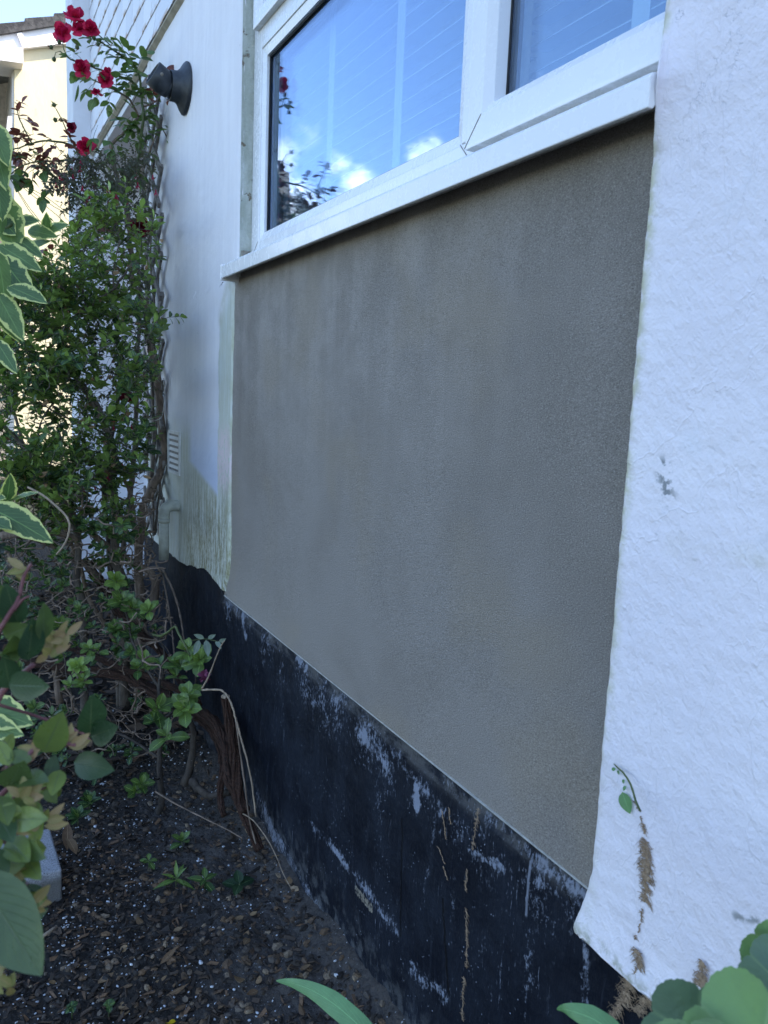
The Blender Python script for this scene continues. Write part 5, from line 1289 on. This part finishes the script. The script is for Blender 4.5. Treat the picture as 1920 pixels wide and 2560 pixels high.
# ================================================================ VARIEGATED SHRUB (near left)
random.seed(80)
va = thing('variegated_shrub', Vector((-.75, .9, GZ)), 'variegated shrub with cream edged pointed leaves reaching in from the left edge', 'shrub')
sm, lf = MB(), MB()
def stem_to(mb, px, r0, r1): pts = line(px, 4); mb.tube(pts, [r0 + (r1 - r0) * i / (len(pts) - 1) for i in range(len(pts))], 6, .5); return pts
root = Vector((-.72, .95, GZ))
bse = stem_to(sm, [(-330, 1500, 1.30), (-230, 1200, 1.30), (-140, 900, 1.28), (-60, 700, 1.25), (-10, 600, 1.22), (30, 560, 1.2)], .008, .003)
sm.tube(smooth_line([root, (root + bse[0]) / 2 + Vector((-.03, 0, 0)), bse[0]], 4), .009, 6)
stem_to(sm, [(-60, 700, 1.25), (-40, 560, 1.2), (-15, 440, 1.18), (-5, 360, 1.17)], .004, .002); stem_to(sm, [(-230, 1200, 1.3), (-120, 1150, 1.2), (-30, 1220, 1.12), (5, 1270, 1.1)], .004, .002)
stem_to(sm, [(-330, 1500, 1.3), (-200, 1600, 1.15), (-90, 1740, 1.05), (-10, 1800, 1.02)], .004, .002)
vl = [(-20, 330, 12, 470, 1.18, .42), (-30, 300, 22, 410, 1.17, .5), (-10, 430, 6, 560, 1.17, .45), (0, 480, 40, 640, 1.2, .5), (-20, 380, 10, 450, 1.19, .6),
      (0, 545, 42, 590, 1.2, .6), (28, 560, 95, 545, 1.22, .5), (100, 590, 170, 555, 1.3, .5), (30, 590, 108, 635, 1.2, .4), (-5, 610, 108, 680, 1.18, .38), (0, 640, 84, 752, 1.15, .48), (-10, 625, 28, 770, 1.14, .5), (-5, 650, 34, 720, 1.16, .55),
      (20, 715, 122, 758, 1.12, .42), (-10, 730, 60, 850, 1.12, .42), (-20, 760, 48, 842, 1.13, .4), (112, 600, 118, 528, 1.3, .5), (70, 575, 135, 585, 1.24, .45), (-10, 850, 42, 935, 1.1, .38), (60, 620, 130, 600, 1.26, .3),
      (15, 1255, 32, 1190, 1.0, .5), (15, 1258, 92, 1215, 1.0, .26), (-40, 1262, 132, 1342, .98, .42), (-50, 1300, 28, 1305, .97, .6), (-30, 1240, 5, 1240, 1.0, .4),
      (-60, 1520, 58, 1552, .92, .3), (-70, 1760, 90, 1815, .88, .52), (-60, 1800, 62, 1840, .87, .45), (-40, 1500, 10, 1510, .95, .5)]
for (x0, y0, x1, y1, d, wr) in vl:
    a_ = P(x0, y0, d + .02); b_ = P(x1, y1, d - .01); L_ = (b_ - a_).length
    lf.leaf(a_, (b_ - a_), Vector((random.uniform(-.7, .5), -1, random.uniform(.1, 1.2))), L_ * .95, L_ * wr * .86, .22, random.uniform(.0, .22), 'ovate', 10, random.random(), .02, .045)
sm.build('stem', B_['green'], va); lf.build('foliage', L['varieg'], va)

# ================================================================ FOREGROUND SHRUB (blurred, lower left)
random.seed(90)
fo = thing('foreground_shrub', Vector((-.42, .50, GZ)), 'blurred near shrub with purple stems and glossy rounded leaves at lower left', 'shrub')
sm, lf, ly = MB(), MB(), MB()
b_ = stem_to(sm, [(-260, 2300, .62), (-120, 2050, .62), (-10, 1760, .62), (40, 1700, .62), (85, 1660, .62)], .0035, .0018)
sm.tube(smooth_line([Vector((-.42, .50, GZ)), Vector((-.38, .52, -.8)), b_[0]], 4), .004, 6)
stem_to(sm, [(-40, 1640, .60), (20, 1540, .60), (45, 1500, .60), (60, 1440, .60), (78, 1410, .60)], .0022, .0012); stem_to(sm, [(35, 1525, .6), (55, 1500, .6), (74, 1490, .6)], .0014, .0008)
stem_to(sm, [(-120, 2050, .62), (0, 1990, .60), (50, 1920, .58), (90, 1870, .58), (150, 1860, .58), (190, 1862, .58)], .0026, .0014)
stem_to(sm, [(-60, 2060, .60), (40, 2060, .58), (60, 2120, .57), (55, 2200, .57), (80, 2250, .57)], .0022, .001)
stem_to(sm, [(-200, 2400, .56), (-80, 2480, .56), (0, 2420, .56), (20, 2410, .56)], .002, .001)
stem_to(sm, [(-10, 1760, .62), (90, 1790, .66), (200, 1830, .66), (225, 1850, .66)], .0016, .001)
fl_ = [(45, 1560, 15, 1470, .60, .6, .12), (20, 1560, 5, 1470, .60, .6, .35), (110, 1600, 110, 1512, .60, .42, .35), (60, 1600, 108, 1560, .61, .55, .25), (70, 1650, 88, 1560, .60, .55, .10), (10, 1590, 68, 1570, .6, .5, .5), (25, 1720, 10, 1640, .60, .55, .12),
       (22, 1712, 122, 1715, .58, .52, .16), (0, 1630, 42, 1640, .6, .6, .55), (20, 1640, 40, 1600, .6, .6, .4), (225, 1835, 230, 1742, .66, .62, .12), (228, 1842, 290, 1818, .66, .62, .10), (110, 1880, 150, 1800, .57, .6, .55), (185, 1905, 272, 1925, .62, .55, .15),
       (40, 1950, 108, 1940, .57, .5, .35), (150, 1925, 130, 1985, .57, .6, .85), (60, 1990, 35, 2050, .57, .6, .70), (55, 2000, 95, 2080, .57, .6, .80), (0, 1990, 20, 2055, .56, .6, .6), (-20, 1880, 25, 1895, .58, .7, .3), (20, 1970, 60, 1900, .57, .6, .3), (-10, 2030, 30, 2100, .56, .6, .2),
       (30, 2050, 100, 2045, .56, .5, .75), (20, 2100, 70, 2150, .56, .6, .72), (50, 2110, 98, 2145, .56, .5, .45), (-10, 2150, 60, 2160, .56, .55, .6), (-20, 2190, 60, 2235, .56, .55, .25), (60, 2140, 98, 2195, .56, .5, .85), (-30, 2120, 10, 2200, .55, .6, .3)]
for (x0, y0, x1, y1, d, wr, tint) in fl_:
    a_ = P(x0, y0, d + .01); c_ = P(x1, y1, d - .008); L_ = (c_ - a_).length * 1.05
    lf.leaf(a_, c_ - a_, Vector((random.uniform(-.5, .5), -1, random.uniform(.2, .9))), L_, L_ * wr, .20, random.uniform(-.05, .2), 'ovate', 8, tint)
lf.leaf(P(-60, 2180, .52), P(70, 2400, .50) - P(-60, 2180, .52), Vector((-.3, -1, .4)), .080, .044, .15, .1, 'ovate', 10, .28)
for _ in range(46):
    y = random.uniform(1880, 2330); x = random.uniform(-40, 150 - abs(y - 2020) * .22); d = random.uniform(.56, .64)
    a_ = P(x, y, d); lf.leaf(a_, rv(1) + Vector((.2, 0, .1)), Vector((random.uniform(-.7, .7), -1, random.uniform(0, 1))), random.uniform(.016, .027), random.uniform(.010, .015), .2, .15, 'ovate', 7, random.choice((.15, .5, .75, .9, 1.0)))
    sm.tube([a_, a_ + (P(20, y + 40, .6) - a_) * .5 + rv(.004), P(20, y + 60, .6)], .0008, 4, .5)
for (x, y, d) in ((68, 1425, .6), (175, 1860, .58), (135, 1600, .64), (165, 1590, .64), (90, 1870, .58), (78, 2255, .57), (65, 2270, .57), (15, 2405, .56), (20, 2470, .56), (105, 2060, .57), (60, 1990, .57), (130, 1640, .64), (40, 2180, .56)):
    c_ = P(x, y, d)
    for k in range(6): ly.leaf(c_ + rv(.003), Vector((random.uniform(-1, 1), random.uniform(-.4, .4), random.uniform(-.6, 1))), Vector((0, -1, .3)), random.uniform(.010, .018), random.uniform(.005, .008), .25, .2, 'ovate', 5, random.random())
sm.build('stem', B_['purple'], fo); lf.build('foliage', L['fore'], fo)
ly.build('young_foliage', leafmat('young shoot', (.22, .24, .06), (.34, .22, .12), .45, .3), fo, label='pale yellow green and pinkish shoot tips')

# ================================================================ STRAP LEAVES AND BIG LEAVES (front)
def strap(px, W0, label, name='strap_leaf', tint=.5, up=Vector((-.3, -1, .6))):
    pts = line(px, 5)[::-1]; n = len(pts); mb = MB()
    for i, p in enumerate(pts):
        t = (pts[min(n - 1, i + 1)] - pts[max(0, i - 1)]).normalized(); s_ = t.cross(up).normalized(); nn = s_.cross(t); w = W0 * (min(1, (1 - i / (n - 1)) * 1.9) ** .8) / 2 + .0003
        mb.v += [tuple(p - s_ * w - nn * w * .25), tuple(p), tuple(p + s_ * w - nn * w * .25)]; mb.r += [tint] * 3
    for i in range(n - 1):
        for q in (0, 1): k = i * 3 + q; mb.quad([k, k + 1, k + 4, k + 3], [(q / 2, i / n), ((q + 1) / 2, i / n), ((q + 1) / 2, (i + 1) / n), (q / 2, (i + 1) / n)])
    md = mb.build(name, L['strap'], origin=pts[0], label=label, cat='leaf'); return md
strap([(690, 2452, 1.06), (730, 2458, 1.04), (775, 2474, 1.02), (820, 2500, 1.0), (865, 2535, .98), (910, 2580, .96), (960, 2660, .94)], .026, 'green strap leaf arching up from the bottom edge over the soil')
strap([(1392, 2524, .80), (1415, 2524, .79), (1450, 2534, .78), (1490, 2552, .77), (1540, 2590, .76), (1600, 2680, .75)], .022, 'small green leaf tip poking up at the bottom in front of the black plinth', tint=.2)
random.seed(95)
bg_ = thing('big_leaf_plant', Vector((.36, .33, GZ)), 'low plant with large soft lobed green leaves in the bottom right corner', 'plant')
sm = MB(); rt = Vector((.36, .33, GZ))
def lobed(c, d, up, Rr, lobes, tint, cup=.25, name='leaf'):
    mb = MB(); d = Vector(d).normalized(); s_ = d.cross(Vector(up)).normalized(); nn = s_.cross(d); c = Vector(c); nr, na = 12, 180; vv = []; ph = random.random() * 6
    def R_(a_):
        q = abs(math.sin(a_ * lobes / 2)); return Rr * (.80 + .20 * q ** .7) * (1 + .022 * abs(math.sin(a_ * 14 + ph)) + .008 * math.sin(a_ * 61)) * (1 - .75 * max(0, 1 - abs(a_) / .35))
    for i in range(nr + 1):
        for k in range(na + 1):
            a_ = 2 * math.pi * k / na; aa = a_ if a_ < math.pi else a_ - 2 * math.pi
            r = R_(aa) * i / nr; ca, sa = math.cos(a_), math.sin(a_)
            z = cup * r * r / Rr * .5 + .05 * Rr * math.sin(a_ * lobes + ph) * (i / nr) ** 2 - .035 * Rr * (abs(math.cos(a_ * lobes / 2)) ** 10) * (i / nr)
            mb.v.append(tuple(c - d * (ca * r) + s_ * (sa * r) + nn * z)); mb.r.append(min(1, max(0, tint + .1 * math.sin(a_ * lobes)))); vv.append(max(0, 1 - min(abs((aa + math.pi) % (2 * math.pi / lobes * 1.0) - math.pi / lobes), 9) / .06) * (1 - .6 * i / nr))
    for i in range(nr):
        for k in range(na):
            q = i * (na + 1) + k; mb.quad([q, q + 1, q + na + 2, q + na + 1], [(.12 + .3 * k / na, i / nr), (.12 + .3 * (k + 1) / na, i / nr), (.12 + .3 * (k + 1) / na, (i + 1) / nr), (.12 + .3 * k / na, (i + 1) / nr)])
    sm.tube(smooth_line([c, c + Vector((0, 0, -.05)) - d * .01, (c + rt) / 2 + rv(.03), rt], 4), .0016, 6, .5)
    mb.ex['vein'] = vv
    return mb.build(name, L['big'], bg_)
def m_big(N):
    at = N.n('ShaderNodeAttribute', attribute_name='rnd').outputs['Fac']; n = N.noise(N.pos, 22, 4, .6); f = N.noise(N.pos, 150, 4, .6)
    col = N.mix(at, (.13, .20, .13), (.20, .34, .11)); col = N.mix(N.rng(n, .38, .68, 0, .45), col, (.14, .21, .11))
    at2 = N.n('ShaderNodeAttribute', attribute_name='vein').outputs['Fac']; col = N.mix(N.math('MULTIPLY', at2, .8), col, (.30, .42, .18))
    b1 = N.n('ShaderNodeBump', {'Height': N.math('ADD', n, N.math('MULTIPLY', f, .3)), 'Strength': .8, 'Distance': .005}).outputs[0]
    pr = N.n('ShaderNodeBsdfPrincipled', {'Base Color': col, 'Roughness': .55, 'Specular IOR Level': .3, 'Normal': b1}).outputs[0]
    tl = N.n('ShaderNodeBsdfTranslucent', {'Color': col}).outputs[0]
    return N.n('ShaderNodeMixShader', {0: .25, 1: pr, 2: tl}).outputs[0]
L['big'] = material('soft lobed leaf', m_big)
lobed(P(1900, 2655, .55), Vector((.25, .75, .55)), Vector((-.35, -.75, .6)), .057, 5, .9)
lobed(P(1745, 2600, .60), Vector((-.1, .75, .7)), Vector((-.75, -.6, .35)), .043, 5, .15)
lobed(P(1955, 2462, .62), Vector((.1, .6, .8)), Vector((-.5, -.7, .6)), .036, 5, .10)
lobed(P(1965, 2395, .64), Vector((-.2, .4, .9)), Vector((-.85, -.5, .2)), .034, 5, .95)
lobed(P(1740, 2700, .55), Vector((-.3, .5, .5)), Vector((-.5, -.7, .5)), .042, 5, .5)
sm.build('stem', B_['green'], bg_)

# ================================================================ IVY REMAINS ON THE WALLS
random.seed(101)
def hairs(mb, cpts, x, wid, n, hl=.006):
    hw = [random.uniform(.45, 1.25) for _ in range(7)]
    for _ in range(n):
        t = random.random() * (len(cpts) - 1); i = int(t); f = t - i; (ax_, ay_), (bx_, by_) = cpts[i], cpts[min(i + 1, len(cpts) - 1)]
        c = onx(ax_ + (bx_ - ax_) * f, ay_ + (by_ - ay_) * f, x); sd = random.choice((-1, 1)); L_ = hl * random.uniform(.25, 1.3) * wid * hw[int(t * 2.2) % 7]
        p1 = c + Vector((-.0006, sd * L_ * .5, random.uniform(-.3, .3) * L_)); p2 = c + Vector((random.uniform(-.001, .0008), sd * L_, random.uniform(-.9, .25) * L_))
        mb.tube([c + Vector((0, random.uniform(-.001, .001), 0)), p1, p2], [.00042, .00036, .0002], 4, random.random())
    mb.tube([onx(a_, b_, x) + Vector((-.0004, random.uniform(-.0008, .0008), 0)) for a_, b_ in cpts], [.0006] * len(cpts), 5, .3)
def seglist(x0, y0, x1, y1, n=8, j=2): return [(x0 + (x1 - x0) * i / n + random.uniform(-j, j), y0 + (y1 - y0) * i / n) for i in range(n + 1)]
XW = .7285
M['ivyroot'] = barkmat('dry ivy rootlets', (.16, .105, .065), (.33, .24, .16), 200, (1, 1, 1), .2)
iv = thing('ivy_sprig', onx(1588, 2000, XW), 'broken ivy sprig with one green leaf clinging to the white wall', 'ivy')
sm, lf = MB(), MB(); sm.tube([onx(x, y, XW - .002 - .003 * k % 3) for k, (x, y) in enumerate(((1535, 1910), (1546, 1921), (1556, 1929), (1567, 1944), (1576, 1960), (1583, 1980), (1588, 1999), (1594, 2014), (1601, 2028)))], [.0007, .001, .0012, .0013, .0014, .0014, .0014, .0015, .0012], 6, .5)
q = onx(1556, 1980, XW - .004); lf.leaf(q, onx(1572, 2030, XW - .004) - q, Vector((-1, -.5, .2)), .027, .017, .25, .1, 'ovate', 7, .6)
for (x, y) in ((1540, 1922), (1548, 1926), (1562, 1950), (1566, 1965)):
    q = onx(x, y, XW - .003); lf.leaf(q, Vector((-.2, .4, -.6)) + rv(.3), Vector((-1, 0, .2)), .008, .005, .3, .4, 'ovate', 4, .2)
sm.build('stem', B_['green'], iv); lf.build('leaf', L['strap'], iv)
m = MB(); hairs(m, [(1586, 2003), (1594, 2016), (1602, 2030)], XW, 1.0, 40, .004); m.build('rootlets', B_['brown'], iv)
def ivy(label, parts, x, name='ivy_rootlets', mat=None):
    mb = MB()
    for (x0, y0, x1, y1, w, n) in parts: hairs(mb, seglist(x0, y0, x1, y1), x, w, n)
    return mb.build(name, mat or M['ivyroot'], label=label, cat='ivy roots', origin=onx(parts[0][0], parts[0][1], x))
ivy('long vertical strip of brown ivy rootlets stuck to the white wall', [(1603, 2040, 1604, 2055, .3, 10), (1607, 2058, 1614, 2085, .9, 36), (1612, 2098, 1616, 2160, 1.7, 150), (1614, 2150, 1617, 2200, 1.9, 150), (1616, 2190, 1612, 2255, 1.8, 150), (1606, 2272, 1604, 2306, .7, 26), (1600, 2308, 1598, 2332, .3, 10), (1589, 2338, 1587, 2348, .8, 10)], XW)
ivy('small brown tuft of ivy rootlets just above the lower edge of the white wall', [(1594, 2374, 1596, 2420, 1.6, 120), (1592, 2418, 1582, 2438, .8, 30)], XW - .003)
ivy('thick tan ivy stub on the white wall above the big leaves', [(1756, 2402, 1756, 2440, 1.0, 150), (1756, 2436, 1748, 2466, 1.3, 160)], XW - .003)
ivy('brown ivy root line running down the black plinth', [(1196, 2020, 1180, 2125, .9, 90), (1168, 2172, 1164, 2228, .9, 70), (1166, 2270, 1168, 2420, .9, 120), (1160, 2440, 1155, 2550, .9, 90)], .744)
ivy('short broken brown ivy root traces left of the root line on the black plinth', [(1104, 2024, 1114, 2098, .6, 40), (1122, 2018, 1128, 2060, .7, 26), (1108, 2165, 1120, 2200, .6, 28), (1094, 2115, 1112, 2160, .4, 20)], .744)
ivy('matted brown ivy roots on the black plinth under the white wall corner', [(1572, 2450, 1560, 2500, 2.2, 190), (1560, 2500, 1520, 2556, 2.2, 190), (1625, 2490, 1590, 2530, 2.0, 150)], .742)
